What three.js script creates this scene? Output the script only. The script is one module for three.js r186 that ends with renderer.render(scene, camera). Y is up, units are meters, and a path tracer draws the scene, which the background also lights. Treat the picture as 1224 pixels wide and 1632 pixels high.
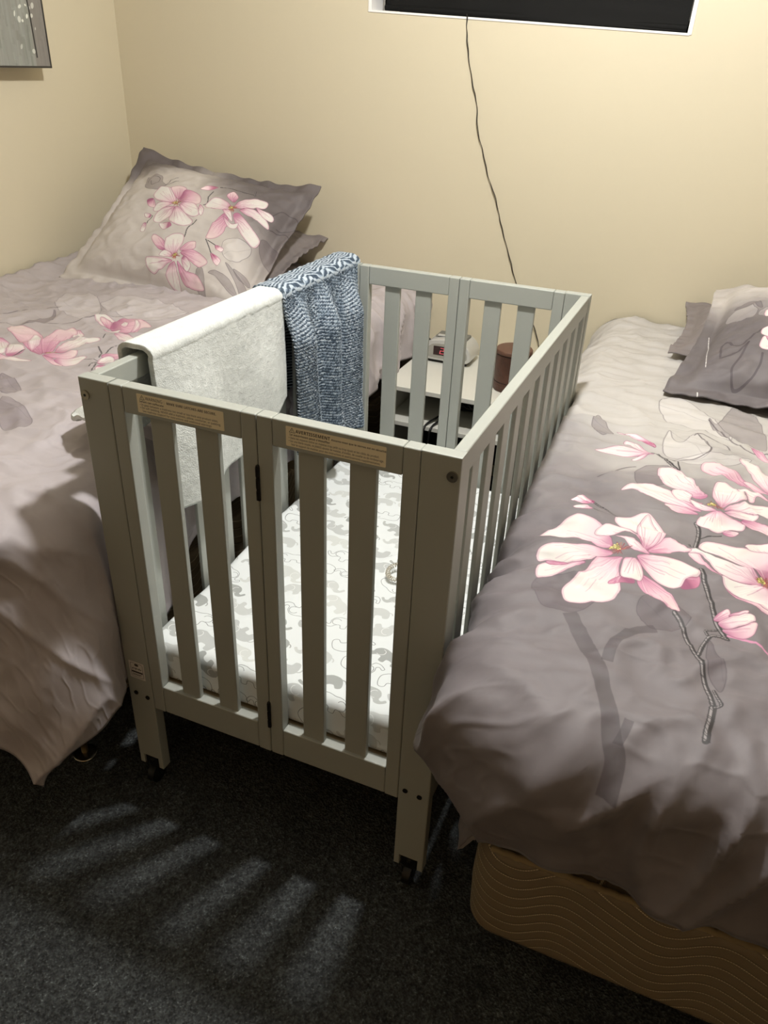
import * as THREE from 'three';
import { RoundedBoxGeometry } from 'three/addons/geometries/RoundedBoxGeometry.js';
import { mergeGeometries } from 'three/addons/utils/BufferGeometryUtils.js';
import { ImprovedNoise } from 'three/addons/math/ImprovedNoise.js';

// ------------------------------------------------------------------ camera, light, exposure
const scene = new THREE.Scene();
const camera = new THREE.PerspectiveCamera(66.44, 1224 / 1632, 0.02, 30);
camera.position.set(0.9564, 1.4647, 0.9667);
camera.rotation.set(-0.5245, 0.3794, 0.0441, 'YXZ');
camera.updateMatrixWorld();
scene.add(camera);
scene.background = new THREE.Color(0x000000);

const renderer = new THREE.WebGLRenderer({ antialias: true });
renderer.toneMapping = THREE.LinearToneMapping;
renderer.toneMappingExposure = 1.0;
renderer.shadowMap.enabled = true;
renderer.shadowMap.type = THREE.PCFSoftShadowMap;

const LAMP = new THREE.Vector3(0.6, 2.33, -0.5);
const LAMP_INTENSITY = 9.1;
const LAMP_COLOR = new THREE.Color(1.0, 0.995, 0.975);

// ------------------------------------------------------------------ helpers
const used = new Map();
function numbered(name) {
  const n = used.get(name) || 0; used.set(name, n + 1);
  return n ? name + '_' + String(n).padStart(3, '0') : name;
}
let seed = 12345;
const rnd = () => { seed = (seed * 1664525 + 1013904223) >>> 0; return seed / 4294967296; };
const perlin = new ImprovedNoise();
const N = (x, y, z = 0) => perlin.noise(x + 31.7, y + 17.3, z + 5.1);
const fbm = (x, y, z = 0, o = 4) => { let s = 0, a = 0.5; for (let i = 0; i < o; i++) { s += a * N(x, y, z); x *= 2.03; y *= 2.03; z *= 2.03; a *= 0.5; } return s; };
const clamp = (x, a, b) => Math.min(b, Math.max(a, x));
const lerp = (a, b, t) => a + (b - a) * t;
const smooth = (a, b, x) => { const t = clamp((x - a) / (b - a), 0, 1); return t * t * (3 - 2 * t); };
const V = (x, y, z) => new THREE.Vector3(x, y, z);

function shade(m) { m.castShadow = true; m.receiveShadow = true; return m; }
function part(name, geo, mat, parent, pos, rot) {
  const m = shade(new THREE.Mesh(geo, mat)); m.name = name;
  if (pos) m.position.set(...pos);
  if (rot) m.rotation.set(...rot);
  parent.add(m); return m;
}
function thing(name, label, category, pos = [0, 0, 0], group) {
  const g = new THREE.Group(); g.name = numbered(name); g.position.set(...pos);
  g.userData = { label, category }; if (group) g.userData.group = group;
  scene.add(g); return g;
}
function solo(name, label, category, geo, mat, pos = [0, 0, 0], group) {
  const m = shade(new THREE.Mesh(geo, mat)); m.name = numbered(name); m.position.set(...pos);
  m.userData = { label, category }; if (group) m.userData.group = group;
  scene.add(m); return m;
}
function struct(name, geo, mat, pos, label, category) {
  const m = shade(new THREE.Mesh(geo, mat)); m.name = name; if (pos) m.position.set(...pos);
  m.userData = { kind: 'structure', label, category }; scene.add(m); return m;
}
const rb = (w, h, d, r = 0.003, s = 2) => new RoundedBoxGeometry(w, h, d, s, Math.min(r, w / 2.02, h / 2.02, d / 2.02));
const std = (o) => new THREE.MeshStandardMaterial(o);
const phys = (o) => new THREE.MeshPhysicalMaterial(o);
function tube(pts, r, seg = 60, rs = 8, closed = false) {
  return new THREE.TubeGeometry(new THREE.CatmullRomCurve3(pts.map(p => Array.isArray(p) ? V(...p) : p), closed), seg, r, rs, closed);
}
// a thick cloth or shell: f(u, v) gives the outer face, thickness goes against its normal
function shell(nu, nv, f, thick, uvf = (u, v) => [u, v]) {
  const P = [], Nn = [], UV = [];
  for (let j = 0; j <= nv; j++) for (let i = 0; i <= nu; i++) { P.push(f(i / nu, j / nv)); UV.push(uvf(i / nu, j / nv)); }
  const id = (i, j) => j * (nu + 1) + i;
  for (let j = 0; j <= nv; j++) for (let i = 0; i <= nu; i++) {
    const a = P[id(Math.min(i + 1, nu), j)].clone().sub(P[id(Math.max(i - 1, 0), j)]);
    const b = P[id(i, Math.min(j + 1, nv))].clone().sub(P[id(i, Math.max(j - 1, 0))]);
    const n = a.cross(b); if (n.lengthSq() < 1e-16) n.set(0, 1, 0); Nn.push(n.normalize());
  }
  const pos = [], uv = [], idx = [], M = P.length;
  for (let k = 0; k < M; k++) { pos.push(P[k].x, P[k].y, P[k].z); uv.push(...UV[k]); }
  for (let k = 0; k < M; k++) { const q = P[k].clone().addScaledVector(Nn[k], -thick); pos.push(q.x, q.y, q.z); uv.push(...UV[k]); }
  for (let j = 0; j < nv; j++) for (let i = 0; i < nu; i++) {
    const a = id(i, j), b = id(i + 1, j), c = id(i + 1, j + 1), d = id(i, j + 1);
    idx.push(a, b, c, a, c, d, M + a, M + c, M + b, M + a, M + d, M + c);
  }
  const rim = (a, b) => idx.push(b, a, M + a, b, M + a, M + b);
  for (let i = 0; i < nu; i++) { rim(id(i, 0), id(i + 1, 0)); rim(id(i + 1, nv), id(i, nv)); }
  for (let j = 0; j < nv; j++) { rim(id(0, j + 1), id(0, j)); rim(id(nu, j), id(nu, j + 1)); }
  const g = new THREE.BufferGeometry();
  g.setAttribute('position', new THREE.Float32BufferAttribute(pos, 3));
  g.setAttribute('uv', new THREE.Float32BufferAttribute(uv, 2));
  g.setIndex(idx); g.computeVertexNormals(); return g;
}
// ---- textures
function canvasTex(w, h, draw, srgb = true) {
  const c = document.createElement('canvas'); c.width = w; c.height = h;
  draw(c.getContext('2d'), w, h, c);
  const t = new THREE.CanvasTexture(c); if (srgb) t.colorSpace = THREE.SRGBColorSpace;
  t.wrapS = t.wrapT = THREE.RepeatWrapping; t.anisotropy = 8; return t;
}
function dataTex(n, fn, srgb, rx = 1, ry = 1) {          // fn(i, j) gives [r, g, b] or a grey, 0..1
  const d = new Uint8Array(n * n * 4);
  for (let j = 0; j < n; j++) for (let i = 0; i < n; i++) {
    const v = fn(i, j), k = (j * n + i) * 4;
    for (let c = 0; c < 3; c++) d[k + c] = clamp(Math.round((Array.isArray(v) ? v[c] : v) * 255), 0, 255);
    d[k + 3] = 255;
  }
  const t = new THREE.DataTexture(d, n, n); if (srgb) t.colorSpace = THREE.SRGBColorSpace;
  t.wrapS = t.wrapT = THREE.RepeatWrapping; t.magFilter = THREE.LinearFilter; t.minFilter = THREE.LinearMipmapLinearFilter; t.generateMipmaps = true;
  t.repeat.set(rx, ry); t.needsUpdate = true; return t;
}
function rep(t, x, y) { const c = t.clone(); c.repeat.set(x, y); c.needsUpdate = true; return c; }
const tileNoise = (n, cells, z, o = 3) => {             // noise that repeats after n pixels
  const out = new Float32Array(n * n);
  for (let k = 0, a = 0.5, c = cells; k < o; k++, a *= 0.5, c *= 2) {
    const g = new Float32Array(c * c); let s = (z * 977 + k * 131 + 7) >>> 0;
    for (let i = 0; i < c * c; i++) { s = (s * 1664525 + 1013904223) >>> 0; g[i] = s / 2147483648 - 1; }
    for (let j = 0; j < n; j++) for (let i = 0; i < n; i++) {
      const x = i / n * c, y = j / n * c, x0 = Math.floor(x), y0 = Math.floor(y), fx = x - x0, fy = y - y0;
      const sx = fx * fx * (3 - 2 * fx), sy = fy * fy * (3 - 2 * fy), x1 = (x0 + 1) % c, y1 = (y0 + 1) % c;
      out[j * n + i] += a * lerp(lerp(g[y0 * c + x0], g[y0 * c + x1], sx), lerp(g[y1 * c + x0], g[y1 * c + x1], sx), sy);
    }
  }
  return out;
};
const weaveNoise = tileNoise(512, 256, 3, 1);
const weaveTex = dataTex(512, (i, j) => 0.5 + 0.22 * Math.sin(i * Math.PI / 2) * (j % 4 < 2 ? 1 : -1) + 0.25 * weaveNoise[j * 512 + i], false);
const creaseNoise = tileNoise(512, 5, 9, 2), creaseFine = tileNoise(512, 11, 10, 2);
const creaseTex = dataTex(512, (i, j) => 0.65 * Math.exp(-Math.pow(creaseNoise[j * 512 + i] * 7, 2)) + 0.35 * Math.exp(-Math.pow(creaseFine[j * 512 + i] * 6, 2)), false);

// ------------------------------------------------------------------ materials
const wallNoise = tileNoise(512, 24, 5, 4);
const wallBump = dataTex(512, (i, j) => 0.5 + 0.5 * wallNoise[j * 512 + i], false);
const M = {
  wall: std({ color: 0xd3c9af, roughness: 0.62, bumpMap: wallBump, bumpScale: 0.0006 }),
  ceiling: std({ color: 0xe9e4d8, roughness: 0.9 }),
  trim: std({ color: 0xf4f2ee, roughness: 0.45 }),
  crib: std({ color: 0xa4a7a0, roughness: 0.42 }),
  blackCloth: phys({ color: 0x080807, roughness: 0.8, specularIntensity: 0.5 }),
  chrome: std({ color: 0xb9b4a8, roughness: 0.22, metalness: 1 }),
  darkMetal: std({ color: 0x2c2a28, roughness: 0.4, metalness: 0.7 }),
  blackPlastic: std({ color: 0x0b0b0c, roughness: 0.45 }),
  whiteLaminate: std({ color: 0xd6d5cc, roughness: 0.4 }),
  brass: std({ color: 0x8a7a58, roughness: 0.35, metalness: 0.9 }),
};

// ------------------------------------------------------------------ the room
const XL = -1.355, XR = 2.9, ZB = -1.86, ZF = 3.2, CEIL = 2.46;
{
  const shape = new THREE.Shape([[XL - 0.1, -0.1], [XR + 0.1, -0.1], [XR + 0.1, CEIL], [XL - 0.1, CEIL]].map(p => new THREE.Vector2(...p)));
  shape.holes.push(new THREE.Path([[-0.305, 1.603], [0.728, 1.562], [0.742, 2.12], [-0.305, 2.12]].map(p => new THREE.Vector2(...p))));
  const g = new THREE.ExtrudeGeometry(shape, { depth: 0.14, bevelEnabled: false }); g.translate(0, 0, ZB - 0.14);
  struct('wall_back', g, M.wall, null, 'cream painted back wall with a small high window', 'wall');
  const bx = (w, h, d, x, y, z) => { const b = new THREE.BoxGeometry(w, h, d); b.translate(x, y, z); return b; };
  struct('wall_left', bx(0.1, CEIL + 0.1, ZF - ZB, XL - 0.05, CEIL / 2 - 0.05, (ZF + ZB) / 2), M.wall, null, 'cream painted wall beside the left bed', 'wall');
  struct('wall_right', bx(0.1, CEIL + 0.1, ZF - ZB, XR + 0.05, CEIL / 2 - 0.05, (ZF + ZB) / 2), M.wall, null, 'cream painted wall on the right of the room', 'wall');
  struct('wall_front', bx(XR - XL + 0.2, CEIL + 0.1, 0.1, (XL + XR) / 2, CEIL / 2 - 0.05, ZF + 0.05), M.wall, null, 'cream painted wall behind the camera', 'wall');
  struct('ceiling', bx(XR - XL + 0.2, 0.1, ZF - ZB + 0.3, (XL + XR) / 2, CEIL + 0.05, (ZF + ZB) / 2), M.ceiling, null, 'plain off white ceiling', 'ceiling');
  // carpet
  const n = 1024, a = tileNoise(n, 256, 11, 2), b = tileNoise(n, 96, 12, 3), c = tileNoise(n, 12, 13, 3);
  const col = dataTex(n, (i, j) => { const k = j * n + i, f = clamp(0.21 + 0.16 * a[k] + 0.10 * b[k] + 0.05 * c[k] + (a[k] > 0.48 ? 0.12 : 0), 0.03, 1); return [f * 0.95, f * 1.0, f * 1.0]; }, true, 1.25, 1.25);
  const bump = dataTex(n, (i, j) => { const k = j * n + i; return 0.5 + 0.45 * a[k] + 0.35 * b[k]; }, false, 1.25, 1.25);
  const fg = new THREE.PlaneGeometry(XR - XL, ZF - ZB); fg.rotateX(-Math.PI / 2);
  const uv = fg.attributes.uv; for (let i = 0; i < uv.count; i++) uv.setXY(i, uv.getX(i) * (XR - XL), uv.getY(i) * (ZF - ZB));
  const slab = new THREE.BoxGeometry(XR - XL, 0.1, ZF - ZB); slab.translate(0, -0.051, 0);
  struct('floor', mergeGeometries([fg.toNonIndexed(), slab.toNonIndexed()]), std({ map: col, roughness: 0.95, bumpMap: bump, bumpScale: 0.006 }), [(XL + XR) / 2, 0, (ZF + ZB) / 2], 'dark charcoal cut pile carpet', 'floor');
}
// window in the back wall
{
  const w = new THREE.Group(); w.name = 'window_1'; w.position.set(0.21, 1.58, ZB); scene.add(w);
  w.userData = { kind: 'structure', label: 'small high window with white reveal behind black cloth', category: 'window' };
  const P = (x, y, z, sx, sy, sz, name, mat, rz = 0) => part(name, rb(sx, sy, sz, 0.002, 1), mat, w, [x - 0.21, y - 1.58, z], [0, 0, rz]);
  const tilt = Math.atan2(1.562 - 1.603, 1.033);
  P(0.211, 1.582, -0.07, 1.036, 0.007, 0.146, 'sill', M.trim, tilt);
  P(-0.300, 1.862, -0.07, 0.012, 0.52, 0.146, 'reveal', M.trim);
  P(0.735, 1.84, -0.07, 0.013, 0.56, 0.146, 'reveal', M.trim, -0.025);
  P(0.215, 2.114, -0.07, 1.03, 0.012, 0.146, 'reveal', M.trim);
  P(0.21, 1.63, -0.115, 1.0, 0.05, 0.03, 'window_frame', M.trim, tilt); P(0.21, 2.085, -0.115, 1.0, 0.05, 0.03, 'window_frame', M.trim);
  P(-0.27, 1.85, -0.115, 0.05, 0.5, 0.03, 'window_frame', M.trim); P(0.70, 1.85, -0.115, 0.05, 0.5, 0.03, 'window_frame', M.trim);
  P(0.21, 1.85, -0.125, 0.95, 0.46, 0.006, 'pane', phys({ color: 0xffffff, roughness: 0.05, transmission: 1, thickness: 0 }));
}
{ // black cloth that covers the window
  const g = shell(80, 40, (u, v) => {
    const x = lerp(-0.248, lerp(0.716, 0.722, v), u), yb = lerp(1.606, 1.569, u), y = lerp(yb, 2.1, v);
    const z = ZB - 0.035 + 0.012 * N(x * 5, y * 9) + 0.010 * Math.sin((y - yb) * 26 + 2.5 * x) * Math.exp(-(y - yb) * 3) + 0.02 * smooth(0.06, 0.0, y - yb);
    return V(x, y, z);
  }, 0.003);
  const t = thing('window_blind', 'black cloth blind hung inside the white window recess', 'blind', [0.23, 1.6, ZB]);
  g.translate(-0.23, -1.6, -ZB); part('cloth', g, M.blackCloth, t);
  part('hem_bar', tube([[-0.482, 0.014, -0.018], [0.0, -0.004, -0.018], [0.486, -0.022, -0.018]], 0.009, 40, 10), M.blackCloth, t);
}
{ // thin twisted wire from the window down to the nightstand
  const a = [[0.041, 1.600, 0.006], [0.043, 1.55, 0.005], [0.055, 1.49, 0.006], [0.082, 1.40, 0.008], [0.101, 1.345, 0.006], [0.112, 1.27, 0.010], [0.138, 1.205, 0.007], [0.165, 1.13, 0.008], [0.19, 1.075, 0.010], [0.215, 1.01, 0.007], [0.236, 0.95, 0.006], [0.268, 0.87, 0.009], [0.292, 0.81, 0.006], [0.335, 0.74, 0.012], [0.375, 0.67, 0.014], [0.41, 0.60, 0.012], [0.43, 0.535, 0.02], [0.45, 0.47, 0.015]];
  const pts = []; const c = new THREE.CatmullRomCurve3(a.map(p => V(p[0], p[1], ZB + p[2])));
  for (let i = 0; i <= 150; i++) { const t = i / 150, p = c.getPoint(t); p.x += 0.0007 * Math.sin(i * 0.9) + 0.004 * N(i * 0.07, 2); p.z += 0.001 * Math.cos(i * 0.9); pts.push(p); }
  solo('wall_wire', 'thin black wire running down the cream wall from the window', 'wire', mergeGeometries([tube(pts, 0.0012, 300, 6), tube(pts.map((p, i) => V(p.x - 0.0026 * Math.cos(i * 0.22), p.y, p.z - 0.0005)), 0.0009, 300, 6)]), std({ color: 0x17140f, roughness: 0.5 }));
}
// ------------------------------------------------------------------ ceiling lamp (above the crib, outside the frame)
{
  const t = thing('ceiling_lamp', 'round bulb under a dark metal shade on the ceiling above the crib', 'lamp', [LAMP.x, CEIL, LAMP.z]);
  part('canopy', new THREE.CylinderGeometry(0.06, 0.07, 0.03, 32), M.trim, t, [0, -0.015, 0]);
  part('stem', new THREE.CylinderGeometry(0.02, 0.02, 0.05, 16), M.trim, t, [0, -0.05, 0]);
  part('shade', new THREE.LatheGeometry([[0.018, -0.045], [0.07, -0.052], [0.105, -0.066], [0.125, -0.092], [0.129, -0.092], [0.108, -0.062], [0.072, -0.047], [0.018, -0.040]].map(p => new THREE.Vector2(...p)), 48), std({ color: 0x7d746a, roughness: 0.7 }), t);
  const bulb = new THREE.Mesh(new THREE.SphereGeometry(0.056, 32, 20), std({ color: 0xffffff, emissive: LAMP_COLOR, emissiveIntensity: 4, roughness: 0.6 }));
  bulb.name = 'bulb'; bulb.position.set(0, LAMP.y - CEIL, 0); bulb.castShadow = false; bulb.receiveShadow = true; t.add(bulb);
  const light = new THREE.PointLight(LAMP_COLOR, LAMP_INTENSITY, 0, 2); light.name = 'bulb_light';
  light.position.set(0, LAMP.y - CEIL, 0); light.castShadow = true; light.shadow.radius = 2.5; light.shadow.mapSize.set(2048, 2048); light.shadow.bias = -0.0005; t.add(light);
}
// ------------------------------------------------------------------ picture on the left wall
{
  const t = thing('framed_picture', 'grey abstract painting in a thin dark frame on the left wall', 'picture', [XL, 1.395, -1.405]);
  const w = 0.62, h = 0.82, d = 0.030, off = 0.052;   // runs along +z and up
  const art = canvasTex(768, 1024, (c, W, H) => {
    c.fillStyle = '#8f9088'; c.fillRect(0, 0, W, H); let s = 77; const r = () => { s = (s * 1664525 + 1013904223) >>> 0; return s / 4294967296; };
    for (let i = 0; i < 1500; i++) { const g = 105 + r() * 75, x = r() * W, y = r() * H, l = 30 + r() * 150; c.strokeStyle = `rgba(${g},${g + 2},${g - 5},${0.10 + 0.2 * r()})`; c.lineWidth = 3 + r() * 16; c.beginPath(); c.moveTo(x, y); c.lineTo(x + (r() - 0.5) * 20, y + l); c.stroke(); }
    c.fillStyle = 'rgba(120,112,106,.55)'; c.fillRect(W * 0.90, 0, W * 0.1, H);
    for (let i = 0; i < 12; i++) { c.fillStyle = `rgba(225,226,215,${0.5 + 0.5 * r()})`; const x = W * (0.80 + 0.14 * r()), y = H * (0.78 + 0.19 * r()); c.beginPath(); c.ellipse(x, y, 2 + 7 * r(), 3 + 9 * r(), r(), 0, 7); c.fill(); }
    c.strokeStyle = '#2c2b27'; c.lineWidth = 7; c.beginPath(); c.moveTo(W * 0.88, H * 0.5); c.lineTo(W * 0.885, H * 0.66); c.lineTo(W * 0.905, H * 0.8); c.lineTo(W * 0.912, H * 0.97); c.stroke();
    c.fillStyle = 'rgba(215,214,205,.8)'; c.fillRect(W * 0.935, H * 0.70, 26, 30);
  });
  const cg = new THREE.BoxGeometry(0.02, h - 0.012, w - 0.012);
  part('canvas', cg, [std({ map: art, roughness: 0.8 }), ...Array(5).fill(std({ color: 0x9b9a92, roughness: 0.8 }))], t, [off + d - 0.011, h / 2, w / 2]);
  const fm = std({ color: 0x35322e, roughness: 0.4 }), om = std({ color: 0xb9b5aa, roughness: 0.5 });
  for (const [y, z, sy, sz] of [[0.003, w / 2, 0.006, w], [h - 0.003, w / 2, 0.006, w], [h / 2, 0.003, h, 0.006], [h / 2, w - 0.003, h, 0.006]]) {
    part('frame_bar', rb(d, sy, sz, 0.001, 1), om, t, [off + d / 2 - 0.002, y, z]);
    part('frame_edge', rb(0.004, Math.max(0.0042, sy - 0.001), Math.max(0.0042, sz - 0.001), 0.001, 1), fm, t, [off + d - 0.001, y, z]);
  }
  part('back_batten', rb(off + 0.008, 0.05, 0.4, 0.002, 1), M.whiteLaminate, t, [(off + 0.008) / 2, h * 0.72, w / 2]);
  part('back_batten', rb(off + 0.008, 0.05, 0.4, 0.002, 1), M.whiteLaminate, t, [(off + 0.008) / 2, h * 0.28, w / 2]);
}
// ------------------------------------------------------------------ the crib
const W = 0.687, L = 1.042, H = 0.98;
{
  const crib = thing('folding_crib', 'light grey wooden folding crib with warning labels, standing between the two beds', 'crib', [W / 2, 0, -L / 2]);
  const add = (name, x0, x1, y0, y1, z0, z1, mat = M.crib, r = 0.0028) => part(name, rb(x1 - x0, y1 - y0, z1 - z0, r), mat, crib, [(x0 + x1) / 2 - W / 2, (y0 + y1) / 2, (z0 + z1) / 2 + L / 2]);
  const T = 0.026;
  const post = (x0, x1, z0, z1) => {       // board with a foot notched for the caster
    const s = new THREE.Shape(), w = x1 - x0; s.moveTo(0, 0.055); s.lineTo(0.012, 0.055); s.lineTo(0.012, 0.083); s.lineTo(w - 0.012, 0.083); s.lineTo(w - 0.012, 0.055); s.lineTo(w, 0.055); s.lineTo(w, H); s.lineTo(0, H); s.closePath();
    const b = 0.0022, g = new THREE.ExtrudeGeometry(s, { depth: z1 - z0 - 2 * b, bevelEnabled: true, bevelSize: 0, bevelOffset: -0, bevelThickness: b, bevelSegments: 2 });
    const bevelled = new THREE.ExtrudeGeometry(s, { depth: z1 - z0 - 2 * b, bevelEnabled: true, bevelSize: b, bevelOffset: -b, bevelThickness: b, bevelSegments: 2 });
    g.dispose(); bevelled.translate(x0 - W / 2, 0, z0 + b + L / 2); part('post', bevelled, M.crib, crib);
  };
  for (const near of [true, false]) {
    const za = near ? -T : -L, zb = near ? 0 : -L + T, zf = near ? zb : za, dir = near ? 1 : -1;
    post(0, 0.0622, za, zb); post(W - 0.0622, W, za, zb);
    for (const x of [0.0632, 0.3205, 0.3492, 0.5968]) add('stile', x, x + 0.0275, 0.243, H - 0.0005, za, zb);
    for (const [a, b] of [[0.0912, 0.3203], [0.3770, 0.5966]]) {
      add('top_rail', a, b, 0.931, H - 0.0005, za + 0.0005, zb - 0.0005);
      add('bottom_rail', a, b, 0.244, 0.314, za + 0.0005, zb - 0.0005);
    }
    for (const [a, b] of [[0.137, 0.181], [0.227, 0.271], [0.419, 0.464], [0.508, 0.553]]) add('slat', a, b, 0.312, 0.933, za + 0.007, zb - 0.007, M.crib, 0.0022);
    for (const [y0, y1] of [[0.826, 0.892], [0.312, 0.379]]) {
      const h = add('hinge', 0.3452, 0.3520, y0, y1, zf - 0.003, zf + 0.0035, M.darkMetal, 0.002);
      for (let k = 0; k < 3; k++) part('knuckle', new THREE.CylinderGeometry(0.0028, 0.0028, 0.016, 10), M.darkMetal, h, [0, -0.022 + k * 0.022, dir * 0.0032]);
    }
    for (const x of [0.013, W - 0.012]) {
      const b = part('bolt', new THREE.CylinderGeometry(0.0085, 0.0085, 0.004, 24), M.chrome, crib, [x - W / 2, 0.949, zf + dir * 0.0015 + L / 2], [Math.PI / 2, 0, 0]);
      part('socket', new THREE.CylinderGeometry(0.0026, 0.0026, 0.0042, 6), M.darkMetal, b, [0, dir * 0.0003, 0]);
    }
    for (const x of [0.019, 0.048, W - 0.048, W - 0.019]) part('bolt', new THREE.CylinderGeometry(0.0052, 0.0052, 0.002, 16), M.darkMetal, crib, [x - W / 2, 0.272 - (x === 0.048 || x === W - 0.019 ? 0.004 : 0), zf + dir * 0.0008 + L / 2], [Math.PI / 2, 0, 0]);
  }
  for (const right of [true, false]) {
    const x0 = right ? W - 0.0225 : 0.0015, x1 = right ? W - 0.0015 : 0.0225, za = -L + T + 0.0006, zb = -T - 0.0006;
    add('side_rail', x0, x1, 0.938, H - 0.001, za, zb);
    add('side_rail', x0, x1, 0.244, 0.314, za, zb);
    add('side_stile', x0 + 0.001, x1 - 0.001, 0.244, 0.94, zb - 0.03, zb); add('side_stile', x0 + 0.001, x1 - 0.001, 0.244, 0.94, za, za + 0.03);
    for (let k = 0; k < 10; k++) { const z = -0.110 - k * 0.0913; add('slat', x0 + 0.006, x1 - 0.006, 0.312, 0.94, z - 0.0205, z + 0.0205, M.crib, 0.0022); }
  }
  add('mattress_board', 0.027, W - 0.027, 0.290, 0.306, -L + T + 0.004, -T - 0.004, std({ color: 0xa48e6a, roughness: 0.7 }));
  // casters
  for (const [x, z] of [[0.031, -0.013], [W - 0.031, -0.013], [0.031, -L + 0.013], [W - 0.031, -L + 0.013]]) {
    const c = part('caster', rb(0.034, 0.03, 0.022, 0.003), M.blackPlastic, crib, [x - W / 2, 0.068, z + L / 2]);
    part('wheel', new THREE.CylinderGeometry(0.025, 0.025, 0.016, 28), M.blackPlastic, c, [0, -0.043, 0.0], [0, 0, Math.PI / 2]);
    part('fork', rb(0.022, 0.05, 0.018, 0.003), M.blackPlastic, c, [0, -0.024, 0.0]);
    part('rivet', new THREE.CylinderGeometry(0.004, 0.004, 0.003, 14), M.chrome, c, [0.001, 0.004, z > -0.5 ? 0.0115 : -0.0115], [Math.PI / 2, 0, 0]);
  }
  // printed labels
  const label = (lines, head, x0, x1) => {
    const tex = canvasTex(1024, 204, (c, w, h) => {
      c.fillStyle = '#eee3c6'; c.fillRect(0, 0, w, h); c.fillStyle = '#2b2118'; c.strokeStyle = '#2b2118'; c.lineWidth = 4;
      c.beginPath(); c.moveTo(38, 58); c.lineTo(66, 12); c.lineTo(94, 58); c.closePath(); c.stroke(); c.font = 'bold 34px sans-serif'; c.fillText('!', 60, 54);
      let x = 104; for (const [txt, font, gap] of head) { c.font = font; c.fillText(txt, x, 54); x += c.measureText(txt).width + gap; }
      lines.forEach(([txt, bold, xx, mw], i) => { c.font = (bold ? 'bold ' : '') + '30px sans-serif'; c.fillText(txt, xx, 90 + i * 33.5, mw); });
    });
    const pl = new THREE.Shape(); const w = x1 - x0, h = 0.0335, r = 0.002;
    pl.moveTo(r, 0); pl.lineTo(w - r, 0); pl.quadraticCurveTo(w, 0, w, r); pl.lineTo(w, h - r); pl.quadraticCurveTo(w, h, w - r, h); pl.lineTo(r, h); pl.quadraticCurveTo(0, h, 0, h - r); pl.lineTo(0, r); pl.quadraticCurveTo(0, 0, r, 0);
    const g = new THREE.ExtrudeGeometry(pl, { depth: 0.0004, bevelEnabled: false }); const uv = g.attributes.uv, p = g.attributes.position;
    for (let i = 0; i < uv.count; i++) uv.setXY(i, p.getX(i) / w, p.getY(i) / h);
    const m = part('warning_label', g, std({ map: tex, roughness: 0.5 }), crib, [x0 - W / 2, 0.9385, L / 2 - 0.0003]); m.userData.label = 'tan warning label with dark printed text';
  };
  label([['Infant can suffocate', true, 30, 330], ['• In gaps between a mattress too small or too thick and product sides.', false, 30, 930], ['• On soft bedding. NEVER add a mattress, pillow, comforter, or padding.', false, 30, 960], ['See mattress support for instructions and additional warnings.', false, 56, 830]],
    [['WARNING :', '46px sans-serif', 22], ['MAKE SURE LATCHES ARE SECURE.', 'bold 36px sans-serif', 0]], 0.121, 0.2895);
  label([["Le nourrisson peut s'étouffer", true, 40, 420], ['• Dans les espaces entre un matelas trop petit ou trop épais et les côtés du produit.', false, 30, 930], ["• Sur une literie souple, ne JAMAIS ajouter de matelas, d'oreiller, de couette ou de rembourrage.", false, 30, 975], ['Voir le support de matelas pour des instructions et avertissements supplémentaires.', false, 56, 915]],
    [['AVERTISSEMENT', 'bold 46px sans-serif', 12], ['Assurez-vous que le verrou est en sécurité.', 'bold 27px sans-serif', 0]], 0.402, 0.5705);
  const st = canvasTex(256, 300, (c, w, h) => {
    c.fillStyle = '#d9d5cf'; c.fillRect(0, 0, w, h); c.strokeStyle = '#3a3532'; c.lineWidth = 6; c.beginPath(); c.roundRect(26, 26, w - 52, h - 52, 22); c.stroke();
    c.fillStyle = '#3a3532'; c.beginPath(); c.ellipse(w / 2, 56, 36, 22, 0, 0, 7); c.fill(); c.lineWidth = 8; c.beginPath();
    for (let i = 0; i <= 40; i++) { const x = 48 + i * 4, y = 122 + 18 * Math.sin(i * 0.95) * (0.6 + 0.4 * Math.cos(i * 0.4)); i ? c.lineTo(x, y) : c.moveTo(x, y); } c.stroke();
    c.fillRect(34, 168, w - 68, 30); c.fillRect(44, 218, w - 100, 10); c.fillRect(44, 238, w - 120, 8);
  });
  const sg = new THREE.BoxGeometry(0.038, 0.045, 0.0005); const blank = std({ color: 0xd9d5cf, roughness: 0.5 });
  part('maker_sticker', sg, [blank, blank, blank, blank, std({ map: st, roughness: 0.5 }), blank], crib, [0.030 - W / 2, 0.337, L / 2 + 0.0001], [0, 0, 0.0]).userData.label = 'small white sticker on the left leg';
}
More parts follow.
